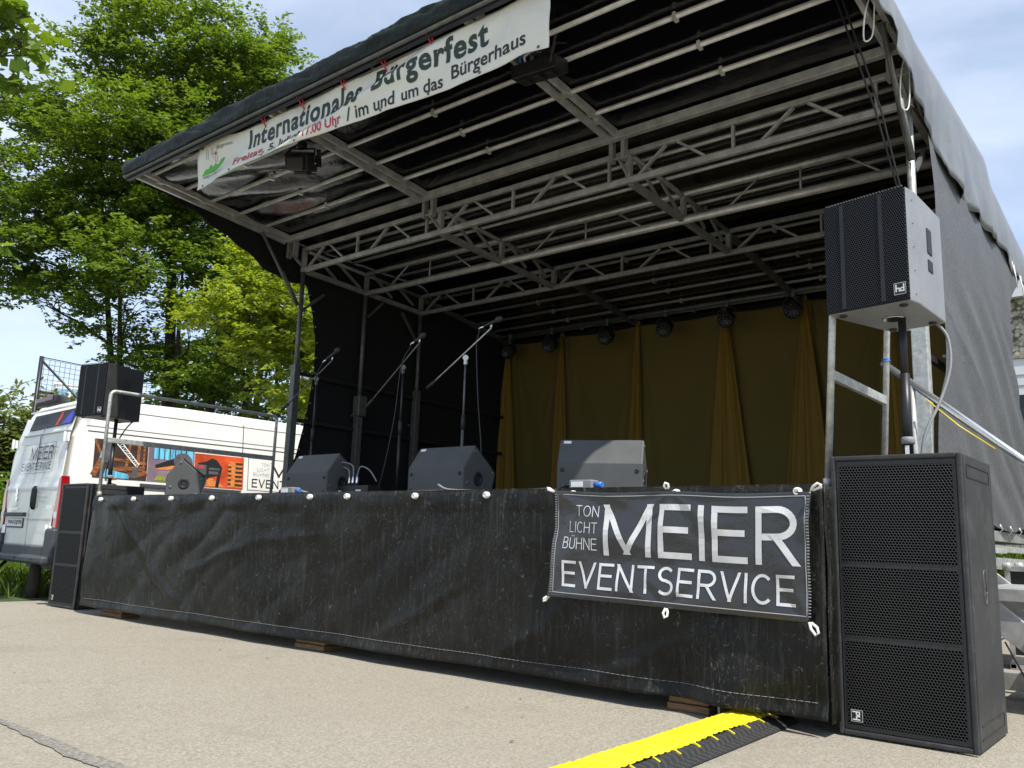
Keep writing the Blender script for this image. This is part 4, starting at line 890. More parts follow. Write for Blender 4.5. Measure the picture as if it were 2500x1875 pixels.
for (x0,x1),l in (((.12,.52),'flat weathered wooden block under the far left end of the skirt'),((3.07,3.40),'flat weathered wooden block under the middle of the skirt'),((6.1,6.33),'weathered wooden block under the near end of the skirt, beside the yellow ramp')):
    mb=MB(); 
    for k in range(2): mb.box(((x0+x1)/2,-1.98+.01*k,.019+.037*k),(x1-x0-.01*k,.18,.034))
    tag(mb.build('wooden_block',WOOD,bevel=.004),l,'wood block','wooden blocks under the stage')
mb=MB(); mb.path([(6.45,-2.02,.0),(6.42,-1.9,.09),(6.4,-1.7,.1)],.012,6); mb.box((6.36,-2.0,.045),(.012,.05,.09)); tag(mb.build('jack_bracket',GALV),'small galvanised bracket beside the near wooden block','bracket')
# ------------------------------------------------------------------ van
TH=1.5084; vu=V((math.cos(TH),math.sin(TH),0)); vn=V((-math.sin(TH),math.cos(TH),0)); VO=V((-2.495,-1.387,-.081))
van=thing('delivery_van','white high-roof delivery van with photo panels and company lettering parked beyond the stage','van',VO)
def vp(a,b,z): return VO+vu*a+vn*b+V((0,0,z))
def hw(z): # inset of the side from full width at height z
    return .0 if z<1.3 else .095*((z-1.3)/1.15)**1.4
prof=[(.02,.42),(-.02,.8),(-.01,1.3),(.03,2.0),(.09,2.36),(.2,2.5),(1.5,2.53),(3.4,2.52),(4.1,2.44),(4.45,2.2),(5.05,1.45),(5.75,1.12),(5.95,.95),(6.0,.42)]
bm=bmesh.new(); n=len(prof)
ring=[[bm.verts.new((a,b,z)) for a,z in prof] for b in (0,2.05)]
bm.faces.new(ring[0]); bm.faces.new(list(reversed(ring[1])))
for i in range(n): bm.faces.new((ring[0][i],ring[1][i],ring[1][(i+1)%n],ring[0][(i+1)%n]))
bm.normal_update(); es=[e for e in bm.edges if abs(e.verts[0].co.y-e.verts[1].co.y)<1e-6 and e.verts[0].co.z>.5]
bmesh.ops.bevel(bm,geom=es,offset=.1,segments=4,profile=.55,affect='EDGES',clamp_overlap=False)
for z in np.arange(.6,2.5,.1): bmesh.ops.bisect_plane(bm,geom=bm.verts[:]+bm.edges[:]+bm.faces[:],plane_co=(0,0,z),plane_no=(0,0,1))
for v in bm.verts:
    b=(v.co.y-1.025)/1.025; v.co.y=1.025+b*(1.025-hw(v.co.z))+0; 
    if v.co.z>2.4: v.co.z+=.03*(1-b*b)
    if v.co.x<.3: v.co.x+=.05*b*b*b*b
    v.co=vp(v.co.x,v.co.y,v.co.z)-VO
bmesh.ops.recalc_face_normals(bm,faces=bm.faces)
me=bpy.data.meshes.new('body'); bm.to_mesh(me); bm.free(); me.materials.append(VANW)
for p in me.polygons: p.use_smooth=True
body=bpy.data.objects.new('body',me); COL.objects.link(body); body.parent=van
md=body.modifiers.new('ws','WEIGHTED_NORMAL')
# rear doors
def rz_(z): # a coordinate of rear face at height z
    return -.02 if z<1.3 else -.02+.04*(z-1.3)/.7 if z<2.0 else .02+.07*(z-2.0)/.36
def vq(mb,pts,off,a_of=None):  # polygon on rear face (b,z)
    mb.add([vp(rz_(z)-off,b,z) for b,z in pts],[tuple(range(len(pts)))]); return mb
for b0,b1,hb in ((.24,1.015,.86),(1.035,1.81,None)):
    mb=MB()
    def dr(u,v,b0=b0,b1=b1):
        z=.63+1.68*v; ins=.14*sm(1.3,2.3,z)*0; b=b0+(b1-b0)*u; 
        if b0<1: b=b-(1-u)*.16*sm(.9,1.3,z)*.9
        else: b=b+u*.16*sm(.9,1.3,z)*.9-u*.12*sm(1.7,2.3,z)
        dz=.012*(math.exp(-((z-1.37)/.03)**2))-.012*sm(.0,.08,u)*sm(1,.92,u)*sm(1.5,1.56,z)*sm(2.05,2.0,z)*.6
        return vp(rz_(z)-.012-dz,b,z)
    mb.grid(dr,30,60); d=mb.build('rear_door',VANW,van,solid=.012,fixn=False)
    if hb:
        mb=MB(); mb.lathe([(.02,-.15),(.045,-.11),(.05,0),(.045,.11),(.02,.15)],vp(-.045,hb,1.235),(0,0,1),14); mb.build('handle',PRINTK,d)
mb=MB(); vq(mb,[(1.56,2.135),(.1,2.155),(.06,2.35),(1.5,2.34)],.03); wf=mb.build('rear_window_graphic',PRINTK,van,fixn=False)
mb=MB(); vq(mb,[(.66,2.16),(.58,2.16),(.5,2.25),(.48,2.33),(.56,2.33),(.6,2.26)],.033); mb.build('red_shape',LOGOR,wf,fixn=False)
mb=MB(); vq(mb,[(.44,2.165),(.14,2.165),(.13,2.29),(.2,2.33)],.033); mb.build('blue_shape',mat('blue_print',(.02,.03,.6),.4),wf,fixn=False)
mb=MB()
for i in range(7): x=1.5-.1*i; mb.beam(vp(rz_(2.2)-.034,x,2.15),vp(rz_(2.2)-.02,x-.12+.03*i,2.32),.002,.003)
mb.build('truss_lines',VANGREY,wf)
mb=MB()
for z in (2.07,2.395): mb.beam(vp(rz_(z)-.03,1.7,z),vp(rz_(z)-.03,.08,z),.03,.016)
mb.build('door_drip_rail',VANW,van)
mb=MB(); mb.box(vp(-.03,1.03,1.3),(.0,.0,.0)); mb.beam(vp(-.035,1.025,.63),vp(rz_(2.0)-.03,1.025,2.05),.006,.006); mb.build('door_gap',VANSTRIP,van)
# lettering on the rear
def logo(f,x0,x1,z0,z1,parent,frame=True):
    W_,H_=x1-x0,z1-z0; g=lambda a,b:f(x0+W_*a,z0+H_*b)
    mb=MB(); G=lambda x,z,o:f(x,z,o)
    caps(mb,'MEIER',G,x0+W_*.27,x0+W_*.95,z0+H_*.45,z0+H_*.9,.12); caps(mb,'EVENTSERVICE',G,x0+W_*.05,x0+W_*.95,z0+H_*.1,z0+H_*.36,.12)
    for a0,b0,a1,b1 in ((0,0,1,.012),(0,.988,1,1),(0,0,.006,1),(.994,0,1,1)): mb.add([g(a0,b0),g(a1,b0),g(a1,b1),g(a0,b1)],[(0,1,2,3)])
    o=mb.build('lettering',PRINTK,parent,fixn=False)
    mb=MB(); [caps(mb,s_,G,x0+W_*a,x0+W_*.245,z0+H_*b,z0+H_*(b+.1),.09) for s_,a,b in (('TON',.15,.77),('LICHT',.105,.61),('BÜHNE',.06,.455))]; mb.build('small_lettering',PRINTGY,parent,fixn=False)
rearf=lambda b,z,o=0: vp(rz_(z)-.042-o,-b,z)
logo(rearf,-1.53,-.39,1.55,1.935,van)
for i,s_ in enumerate(('Daniel Meier','Im Moor 18','70806 Kornwestheim','Tel. 0178 163002')): mb=MB(); text(mb,s_,rearf,-.72,-.72+.3*len(s_)/18,1.335-.055*i,1.365-.055*i,0); mb.build('small_lettering',PRINTGY,van,fixn=False)
mb=MB(); text(mb,'www.meier-eventservice.de',rearf,-1.03,-.16,.945,.985,.0); mb.build('small_lettering',PRINTGY,van,fixn=False)
mb=MB(); text(mb,'PEUGEOT',rearf,-1.68,-1.36,1.08,1.11,.01); mb.build('badge',CHROME,van,fixn=False); mb=MB(); text(mb,'BOXER',rearf,-.37,-.17,1.095,1.14,.03); mb.build('badge',CHROME,van,fixn=False); mb=MB()
li=[(-.05,.12),(.0,.15),(.035,.12),(.02,.09),(.05,.05),(.02,.03),(.04,-.03),(.02,-.07),(.04,-.13),(.01,-.14),(.0,-.09),(-.02,-.06),(-.03,-.13),(-.055,-.13),(-.04,-.06),(-.035,.0),(-.055,.02),(-.05,.05),(-.03,.06),(-.045,.09)]
vs=[vp(-.05,1.52-a,1.255+b*.85) for a,b in li]; mb.add(vs+[v+vu*.015 for v in vs],[tuple(range(len(li)))]+[(i,(i+1)%len(li),len(li)+(i+1)%len(li),len(li)+i) for i in range(len(li))]); mb.build('badge',CHROME,van,fixn=False)
mb=MB(); mb.add([vp(-.036,b,z) for b,z in ((1.88,.84),(1.09,.84),(1.09,1.04),(1.88,1.04))],[(0,1,2,3)]); mb.build('plate_recess',WALLW,van,fixn=False)
mb=MB(); mb.beam(vp(-.05,1.86,1.025),vp(-.05,1.11,1.025),.05,.05); mb.build('plate_lamp_bar',VANGREY,van,.008)
mb=MB(); mb.beam(vp(-.045,1.74,.915),vp(-.045,1.16,.915),.012,.125); pl=mb.build('number_plate',PRINTK,van,.003)
mb=MB(); mb.beam(vp(-.049,1.725,.92),vp(-.049,1.175,.92),.01,.1); mb.build('plate_field',PRINTW,pl)
mb=MB(); text(mb,'WAI·DJ590',lambda b,z:vp(-.0565,-b,z),-1.7,-1.19,.885,.955,.015); mb.build('plate_characters',PRINTK,pl,fixn=False)
for b,sg in ((1.96,1),(.09,-1)):
    mb=MB(); poly=[(b+sg*.03,1.5),(b-sg*.03,1.47),(b-sg*.03,1.33),(b-sg*.06,1.1),(b-sg*.05,.9),(b-sg*.03,.86),(b+sg*.062,.86),(b+sg*.066,1.3)]
    vs=[vp(rz_(z)-.03,y,z) for y,z in poly]; vs2=[vp(.05+.05*(z>1.2),y+(sg*.004),z) for y,z in poly]; nn=len(poly)
    mb.add(vs+vs2,[tuple(range(nn)),tuple(range(nn,2*nn))]+[(i,(i+1)%nn,nn+(i+1)%nn,nn+i) for i in range(nn)]); tl=mb.build('tail_light',TAILRED,van,.008)
    mb=MB(); mb.add([vp(-.053,y,z) for y,z in ((b+sg*.06,.98),(b-sg*.04,.98),(b-sg*.05,1.06),(b+sg*.06,1.06))],[(0,1,2,3)]); mb.build('reversing_lens',PRINTW,tl,fixn=False)
for b,z in ((.1,1.97),(.22,.83),(1.93,1.97),(1.86,.83)):
    mb=MB(); mb.box(vp(rz_(z)-.045,b,z),(.14,.03,.11)); mb.tube(vp(rz_(z)-.065,b,z-.07),vp(rz_(z)-.065,b,z+.07),.014,8); mb.build('door_hinge',WALLW,van,.006)
mb=MB(); mb.beam(vp(-.03,.26,.545),vp(-.03,1.8,.545),.06,.17); mb.build('lower_door_panel',VANGREY,van,.008)
mb=MB(); mb.beam(vp(-.09,-.02,.48),vp(-.09,2.07,.48),.2,.1); 
for b in (.1,1.95): mb.box(vp(-.03,b,.65),(.24,.14,.42))
bp=mb.build('rear_bumper',VANGREY,van,.03)
mb=MB()
for b in (.3,.85,1.4): mb.lathe([(.014,0),(.012,.004)],vp(-.192,b,.49),-vu,10)
mb.build('parking_sensor',PRINTK,bp)
mb=MB(); mb.path([vp(-.06,1.55,.42),vp(-.15,1.55,.33),vp(-.2,1.6,.32),vp(-.2,1.62,.36)],.022,8); mb.build('tow_hook',BLACKMETAL,van)
mb=MB(); mb.beam(vp(.02,1.22,2.49),vp(.02,.55,2.5),.16,.1); mb.build('brake_light_housing',VANGREY,van,.02)
mb=MB(); mb.beam(vp(-.068,1.19,2.5),vp(-.068,.6,2.51),.01,.055); mb.build('brake_lamp',mat('dark_red_lamp',(.12,.01,.012),.2),van)
# side
def sidef(a,z,off=.004): return vp(a,hw(z)-off,z)
mb=MB()
for z,a0,a1,w_ in ((2.14,.18,5.0,.004),(2.075,.2,4.2,.007),(2.37,.6,4.2,.004)):
    for i in range(16):
        a=a0+(a1-a0)*i/16; b=a0+(a1-a0)*(i+1)/16; mb.add([sidef(a,z-w_,.003),sidef(b,z-w_,.003),sidef(b,z+w_,.003),sidef(a,z+w_,.003)],[(0,1,2,3)])
for a in (2.345,3.6):
    for i in range(18):
        z=.6+1.8*i/18; z2=z+.1; mb.add([sidef(a-.006,z,.003),sidef(a+.006,z,.003),sidef(a+.006,z2,.003),sidef(a-.006,z2,.003)],[(0,1,2,3)])
mb.build('panel_seam',VANSTRIP,van,fixn=False)
mb=MB(); mb.beam(sidef(.9,1.44,.015),sidef(2.32,1.44,.015),.03,.05); mb.build('door_track',VANGREY,van,.004)
logo(lambda a,z,o=0:sidef(a,z,.004+o),2.44,3.84,1.48,1.945,van)
# photo panels
PB=mat('brown_print',(.22,.085,.03),.45,0,.75,4,stretch=(3,3,9)); PD=mat('dark_brown_print',(.045,.025,.018),.45,0,.5,8); PBL=mat('cyan_print',(.12,.42,.6),.45,0,.5,5,stretch=(6,6,.5)); PPU=mat('mauve_print',(.2,.14,.18),.45,0,.3,4); PRE=mat('orange_red_print',(.55,.07,.02),.45,0,.5,3); POR=mat('orange_print',(.6,.2,.05),.45,0,.5,9,stretch=(2,2,8)); PGY=mat('mid_grey_print',(.09,.09,.1),.45,0,.3,12); PGN=mat('olive_print',(.25,.28,.04),.45,0,.4,14)
def pq(parent,name,m,polys,off):
    mb=MB()
    for poly in polys:
        P=[sidef(a,z,off) for a,z in poly]; mb.add(P,[tuple(range(len(P)))])
    return mb.build(name,m,parent,fixn=False)
def quad(a0,z0,a1,z1): return [(a0,z0),(a1,z0),(a1,z1),(a0,z1)]
def strip(a0,z0,a1,z1,w): 
    d=math.hypot(a1-a0,z1-z0); nx,nz_=-(z1-z0)/d*w/2,(a1-a0)/d*w/2; return [(a0+nx,z0+nz_),(a1+nx,z1+nz_),(a1-nx,z1-nz_),(a0-nx,z0-nz_)]
P1=pq(van,'photo_panel',PD,[quad(.295,1.5,.98,1.99)],.004)
pq(P1,'wood_beams',PB,[strip(.3,1.53,.5,1.97,.07),strip(.45,1.5,.98,1.6,.06),strip(.52,1.75,.96,1.72,.035),strip(.85,1.55,.86,1.97,.04),strip(.7,1.6,.74,1.98,.035),strip(.3,1.98,.4,1.75,.03),strip(.5,1.62,.95,1.66,.05),strip(.93,1.6,.93,1.97,.025)],.0055)
pq(P1,'sky_strip',PBL,[[(.42,1.51),(.75,1.51),(.74,1.57),(.45,1.62)],[(.36,1.75),(.42,1.75),(.44,1.86),(.4,1.88)]],.0065)
pq(P1,'speaker_shape',PGY,[quad(.43,1.7,.53,1.99),[(.78,1.52),(.86,1.53),(.87,1.66),(.79,1.65)]],.0075)
pq(P1,'truss_shape',PRINTW,[strip(.56,1.96,.83,1.68,.012),strip(.62,1.98,.87,1.7,.012)]+[strip(.57+.04*i,1.955-.042*i,.645+.038*i,1.96-.04*i,.006) for i in range(7)]+[strip(.6+.04*i,1.92-.042*i,.645+.038*i,1.96-.04*i,.005) for i in range(7)],.0085)
P2=pq(van,'photo_panel',PPU,[quad(.985,1.5,1.625,1.97)],.004)
pq(P2,'blue_stripes',PBL,[quad(1.06,1.8,1.6,1.965)],.0055); pq(P2,'stripe_gaps',PD,[quad(1.12+.075*i,1.8,1.135+.075*i,1.96) for i in range(6)],.0065)
pq(P2,'orange_glow',POR,[[(1.1,1.66),(1.4,1.68),(1.4,1.74),(1.1,1.7)]],.0065)
pq(P2,'grass_shape',PGN,[[(1.08,1.52),(1.25,1.52),(1.22,1.58),(1.12,1.58)]],.0065)
pq(P2,'microphone_shape',PRINTK,[[(1.08,1.72),(1.34,1.83),(1.36,1.74),(1.1,1.68)]],.0075); pq(P2,'microphone_head',PGY,[[(1.46+.13*math.cos(t_),1.8+.11*math.sin(t_)) for t_ in np.linspace(0,2*PI,22,endpoint=False)]],.0085)
P3=pq(van,'photo_panel',PRE,[quad(1.63,1.48,2.37,1.93)],.004)
pq(P3,'wood_slats',POR,[quad(2.13,1.5,2.35,1.86),[(1.64,1.49),(2.1,1.49),(1.9,1.6),(1.64,1.64)]],.0055); pq(P3,'slat_gaps',PD,[quad(2.13,1.53+.06*i,2.18,1.555+.06*i) for i in range(5)]+[quad(2.24,1.52+.06*i,2.35,1.55+.06*i) for i in range(6)],.0065)
pq(P3,'spotlight_shape',PRINTK,[[(1.65,1.62),(1.8,1.56),(1.86,1.62),(2.02,1.66),(2.04,1.76),(1.95,1.86),(1.88,1.88),(1.8,1.83),(1.68,1.8)],strip(2.0,1.7,1.97,1.49,.05)],.0075); pq(P3,'spotlight_face',PGY,[quad(1.66,1.65,1.8,1.78),quad(1.84,1.66,1.98,1.7),quad(1.84,1.72,2.0,1.75)],.0085); pq(P3,'spotlight_display',LOGOR,[quad(1.69,1.73,1.76,1.77)],.0095)
for a in (1.05,5.05):
    for b in (.14,1.91):
        mb=MB(); c=vp(a,b,.34); mb.lathe([(.2,-.1),(.32,-.11),(.345,-.08),(.345,.08),(.32,.11),(.2,.1)],c,vn,28); wh=mb.build('wheel',RUBBER,van)
        mb=MB(); mb.lathe([(.05,-.115),(.2,-.112),(.21,-.09),(.21,.09),(.2,.112),(.05,.115)],c,vn,20); mb.build('rim',STEEL_D,wh)
mb=MB(); mb.add([vp(4.52,.2,2.12),vp(4.52,1.85,2.12),vp(5.05,1.9,1.49),vp(5.05,.15,1.49)],[(0,1,2,3)]); mb.build('windscreen',GLASSD,van,fixn=False)
mb=MB(); mb.beam(vp(.3,1.05,.38),vp(5.7,1.05,.38),1.7,.1); mb.build('underbody',BLACKMETAL,van)
mb=MB(); mb.lathe([(.07,-.0),(.075,.1),(.07,.36),(.05,.42),(.0,.43)],(-3.2,-1.32,-.08),(0,0,1),14); tag(mb.build('wooden_bollard',BARK),'dark wooden bollard standing below the rear bumper of the van','bollard')
# ------------------------------------------------------------------ vegetation
def leafmesh(name,centers,dirs,norms,L,wd,m,parent=None,rng=None,lob=False):
    n=len(centers); d=dirs/np.linalg.norm(dirs,axis=1,keepdims=True); nn=norms-(norms*d).sum(1,keepdims=True)*d; nn/=np.linalg.norm(nn,axis=1,keepdims=True)+1e-9; s=np.cross(d,nn)
    L=L*(.7+.6*rng.random((n,1))); w_=L*wd
    if not lob:
        pts=[centers,centers+d*L*.45+s*w_*.5+nn*L*.06,centers+d*L-nn*L*.08,centers+d*L*.45-s*w_*.5+nn*L*.06]; k=4
    else:
        T=[(0,0),(.12,.28),(.3,.2),(.38,.52),(.55,.26),(.7,.34),(1,0),(.7,-.34),(.55,-.26),(.38,-.52),(.3,-.2),(.12,-.28)]; pts=[centers+d*L*a+s*L*b*1.05+nn*L*(.05 if i%3==0 else -.04*a) for i,(a,b) in enumerate(T)]; k=len(T)
    co_=np.stack(pts,1).reshape(-1,3).astype(np.float32); me=bpy.data.meshes.new(name)
    off=np.array(parent.location,np.float32) if parent else 0; co_=co_-off
    me.vertices.add(n*k); me.vertices.foreach_set('co',co_.ravel()); me.loops.add(n*k); me.loops.foreach_set('vertex_index',np.arange(n*k,dtype=np.int32)); me.polygons.add(n); me.polygons.foreach_set('loop_start',np.arange(0,n*k,k,dtype=np.int32)); me.polygons.foreach_set('loop_total',np.full(n,k,dtype=np.int32)); me.update(); me.validate(); me.materials.append(m)
    o=bpy.data.objects.new(name,me); COL.objects.link(o)
    if parent: o.parent=parent
    return o
def twigs(blobs,ntw,nleaf,tlen,rng,shell=.5,droop=.25,base=None,pad=0):
    cs=[];ds=[];ns=[];starts=[];ends=[]
    vol=np.array([b[3]**2.3 for b in blobs]); vol/=vol.sum(); idx=rng.choice(len(blobs),ntw,p=vol)
    pads={}
    for q_,i in enumerate(idx):
        x,y,z,r=blobs[i][:4]
        if pad:
            k_=(i,rng.integers(max(3,int(r*r*pad))))
            if k_ not in pads:
                v=rng.normal(size=3); v/=np.linalg.norm(v); c_=np.array([x,y,z])+v*r*(shell+(1-shell)*rng.random()**.7)*np.array([1,1,.95]); pads[k_]=(c_,v,.22+.38*rng.random())
            c_,v,pr=pads[k_]; a=rng.random()*2*PI; h_=np.array([math.cos(a),math.sin(a),0])
            p=c_+h_*pr*rng.random()**.6*.8+np.array([0,0,rng.normal()*.12]); dr=h_*.9+v*np.array([.7,.7,.35])+np.array([0,0,.12])+rng.normal(size=3)*.15; dr/=np.linalg.norm(dr); L=tlen*(.5+.6*rng.random()); t=np.linspace(0.05,1,nleaf)[:,None]; line=p+dr*L*t+np.array([0,0,-droop])*L*t**2
            side=np.cross(dr,[0,0,1.]); side/=np.linalg.norm(side)+1e-9; sg=np.where(np.arange(nleaf)%2==0,1,-1)[:,None]
            cs.append(line+rng.normal(size=(nleaf,3))*.025); ds.append(dr*.6+side*sg*.9+rng.normal(size=(nleaf,3))*.3+np.array([0,0,-.08])); ns.append(np.array([0,0,1.])+rng.normal(size=(nleaf,3))*.4+v*.2); starts.append(p); ends.append(line[-1]); continue
        x,y,z,r=blobs[i][:4]; v=rng.normal(size=3); v/=np.linalg.norm(v); rr=r*(shell+(1-shell)*rng.random())*(.85+.3*rng.random())
        p=np.array([x,y,z])+v*rr*np.array([1,1,.9]); dr=v*np.array([1,1,.55])+rng.normal(size=3)*.45+np.array([0,0,.25 if v[2]>.4 else -droop*.3]); dr/=np.linalg.norm(dr)
        L=tlen*(.6+.8*rng.random()); t=np.linspace(0.05,1,nleaf)[:,None]; line=p+dr*L*t+np.array([0,0,-droop])*L*t**2
        side=np.cross(dr,[0,0,1.]); side/=np.linalg.norm(side)+1e-9; sg=np.where(np.arange(nleaf)%2==0,1,-1)[:,None]
        cs.append(line); ds.append(dr*.6+side*sg*.9+rng.normal(size=(nleaf,3))*.35+np.array([0,0,-.1])); ns.append(np.array([0,0,1.])+rng.normal(size=(nleaf,3))*.45+v*.25)
        starts.append(p); ends.append(line[-1])
    return np.concatenate(cs),np.concatenate(ds),np.concatenate(ns),np.array(starts),np.array(ends)
def tree(name,label,base,stems,blobs,ntw,nleaf,tlen,L,wd,m,seed,trunk_r=.14,shell=.5,droop=.25,group=None,tw_r=.004,lob=False,pad=0):
    rng=np.random.default_rng(seed); t=thing(name,label,'tree',base,0,group)
    c,d,n_,s0,e0=twigs(blobs,ntw,nleaf,tlen,rng,shell,droop,None,pad); leafmesh('crown',c,d,n_,L,wd,m,t,rng,lob)
    mb=MB(); nodes=[]
    for (sx_,sy_,tx,ty,tz) in stems:
        a=V((base[0]+sx_,base[1]+sy_,base[2])); b=V((tx,ty,tz)); P=[]
        for i in range(9):
            k=i/8; p=a.lerp(b,k)+V((.16*math.sin(k*5+sx_*9),.16*math.sin(k*4+sy_*7),0))*k*(1.2-k); P.append(p)
        rr=[trunk_r*(1-.82*i/8) for i in range(9)]; mb.path(P,rr,9); nodes+=list(zip(P[2:],rr[2:]))
    for bl in blobs:   # limbs to every clump
        tgt=V(bl[:3]); p,r_=min(nodes,key=lambda q:(q[0]-tgt).length+.8*max(0,q[0].z-tgt.z+.2)); mid=p.lerp(tgt,.5)+V((0,0,.12*bl[3]))
        mb.path([p,mid,tgt],[r_*.6,r_*.42,r_*.22],7)
        for k in range(7):
            v=V(rng.normal(size=3)).normalized(); v.z=abs(v.z)*.6-.1; q=tgt+v*bl[3]*.95; s_=mid.lerp(tgt,.3+.7*rng.random()); mb.path([s_,s_.lerp(q,.5)+V((0,0,.1)),q],[r_*.22,r_*.13,.006],5)
    for i in range(0,len(s0),2): mb.path([s0[i],e0[i]],[tw_r*1.5,tw_r*.6],3,False)
    mb.build('trunk',BARK,t,fixn=False)
    return t
A=[(-10.5,.6,8.6,1.35),(-10.6,.3,7.3,1.2),(-9.4,1.3,9.9,1.4),(-8.5,2.0,10.9,1.25),(-7.7,2.5,11.3,.9),(-7.8,3.6,11.1,1.0),(-7.9,3.4,9.9,1.5),(-8.3,4.9,10.4,1.2),(-9.4,.9,6.6,1.5),(-8.2,1.8,7.9,1.8),(-7.6,2.8,8.6,1.6),(-7.4,1.7,5.7,1.1),(-9.6,1.2,6.0,.9),(-8.0,1.8,5.0,.7),(-8.0,3.9,7.2,1.5),(-9.2,2.6,8.6,1.5),(-10.6,.2,6.4,.8),(-7.9,2.6,12.2,.5),(-8.2,4.6,11.9,.55),(-8.8,1.5,11.9,.5),(-7.0,3.6,5.6,1.1),(-6.9,4.6,7.2,1.3),(-7.0,2.6,4.3,.8),(-6.6,3.4,4.4,.8),(-6.2,4.4,4.6,.9),(-6.6,4.0,3.6,.6),(-8.5,2.6,4.1,.75),(-9.0,2.0,4.7,.6),(-7.9,3.3,3.8,.7),(-9.7,.9,5.2,.5)]
tree('hornbeam_tree','tall broad hornbeam with dark trunks and sunlit yellow-green top behind the van','' or (-8.3,3.1,-.08),[(0,0,-8.4,2.4,10.5),(.5,.5,-7.6,3.8,10.2),(-.6,-.3,-9.6,1.4,9.2),(.9,.9,-7.1,4.2,7.5),(-.2,.5,-8.9,2.8,9.0),(.25,.2,-7.6,2.6,6.5),(.7,1.2,-7.4,4.9,8.5),(-.25,-.5,-8.7,1.7,7.0)],A,7600,20,.6,.11,.55,LEAF,11,.105,.35,.08,pad=11)
Bb=[(-4.6,2.3,5.2,.75),(-4.4,2.0,4.6,.7),(-4.2,2.5,3.9,.7),(-3.8,2.6,4.4,.75),(-3.6,2.9,3.5,.65),(-3.4,2.2,5.2,.55),(-4.0,3.3,5.0,.8),(-3.2,2.9,4.2,.6),(-3.4,3.4,3.2,.6)]
tree('beech_tree','smaller tree with bright lime-green sprays between the van and the left stage post','' or (-5.4,3.6,-.08),[(0,0,-4.4,2.8,5.0),(.3,.3,-3.9,3.3,4.6)],Bb,1000,20,.5,.1,.6,LEAFB,5,.07,.35,.08,pad=12)
Cb=[(-11.5,6.5,6,1.6),(-10.5,8.3,7.5,1.8),(-9.5,9.4,5.8,1.7),(-12.5,5.2,4.5,1.3),(-11.5,7.2,3.9,1.3),(-9.8,8.2,3.8,1.4),(-8.3,9.6,8.4,1.6),(-8.5,9.8,4.2,1.4)]
tree('background_tree','dark green tree filling the gaps behind the hornbeam trunks','' or (-10.3,8.2,-.08),[(0,0,-10.3,8.2,7.5),(-.8,-.8,-11.6,6.6,6.2),(.8,1,-8.8,9.5,8)],Cb,2000,16,.8,.14,.6,LEAF,9,.15,.4,.1,pad=5)
Mb=[(2.28,-4.36,4.25,.22),(2.38,-4.22,4.08,.2),(2.42,-4.12,3.9,.14),(2.0,-4.15,3.66,.16),(1.62,-4.0,3.36,.13),(1.15,-3.75,2.95,.12),(2.1,-4.6,4.3,.3),(1.6,-4.3,3.7,.2)]
tree('maple_tree','maple branch with lobed leaves hanging into the upper left corner','' or (.2,-5.6,0),[(0,0,1.6,-4.75,4.4),(.1,0,.9,-4.2,3.3)],Mb,75,7,.22,.1,.9,LEAFM,3,.09,.2,.5,tw_r=.003,lob=True)
mt=bpy.data.objects['maple_tree']; rng=np.random.default_rng(33)
ub=[(1.0,-3.55,9.4,.7),(1.9,-3.7,10.2,.6),(.1,-3.6,8.8,.7),(1.5,-4.2,9.8,.9),(.4,-4.4,9.6,.9)]
c_,d_,n_,s0,e0=twigs(ub,210,9,.5,rng,.2,.15); leafmesh('crown',c_,d_,n_,.13,.9,LEAFM,mt,rng,True)
mb=MB(); mb.path([(1.6,-4.75,4.4),(1.3,-4.6,6.5),(1.0,-4.2,8.6),(1.0,-3.8,9.6)],[.1,.08,.06,.02],8)
for q in ub: mb.path([(1.0,-4.3,8.4),q[:3]],[.05,.012],6)
mb.build('limb',BARK,mt)
rng=np.random.default_rng(5); n=24; cc=np.stack([-1+8*rng.random(n),-5.2+3*rng.random(n)**.6,np.full(n,.007)],1); dd=rng.normal(size=(n,3)); dd[:,2]=0; nn_=np.tile([0,0,1.],(n,1))+rng.normal(size=(n,3))*.15
o=leafmesh('leaf_litter',cc,dd,nn_,.024,.5,WOOD,None,rng); o['kind']='stuff'; o['label']='few small dry leaves scattered on the pale asphalt'; o['category']='leaf litter'
for i,(bl,lab,x,y,zt) in enumerate(([[(-34,7.0,4.6,2.1),(-33.5,8.7,5.4,1.5),(-33.8,8.3,2.6,2.2)],'yellow-green tree at the far left edge behind the van',-34,7.8,5],[[(-33.5,10.4,5.0,1.5),(-33.2,11.5,5.2,1.3),(-33.4,10.8,2.8,2.0)],'yellow-green tree behind the net post and the van roof',-33.4,10.8,5],[[(-30,9.6,1.6,1.5),(-30,7.0,1.4,1.6),(-29.5,12,2.4,2),(-28,13.8,2.6,2)],'low dark green bushy tree beyond the lawn left of the van',-29.9,9.5,2.2])):
    tree('distant_tree',lab,(x,y,-.08),[(0,0,x,y,zt)],bl,650,14,1.2,.26,.6,(LEAFY,LEAFY,LEAF)[i],20+i,.14,.3)
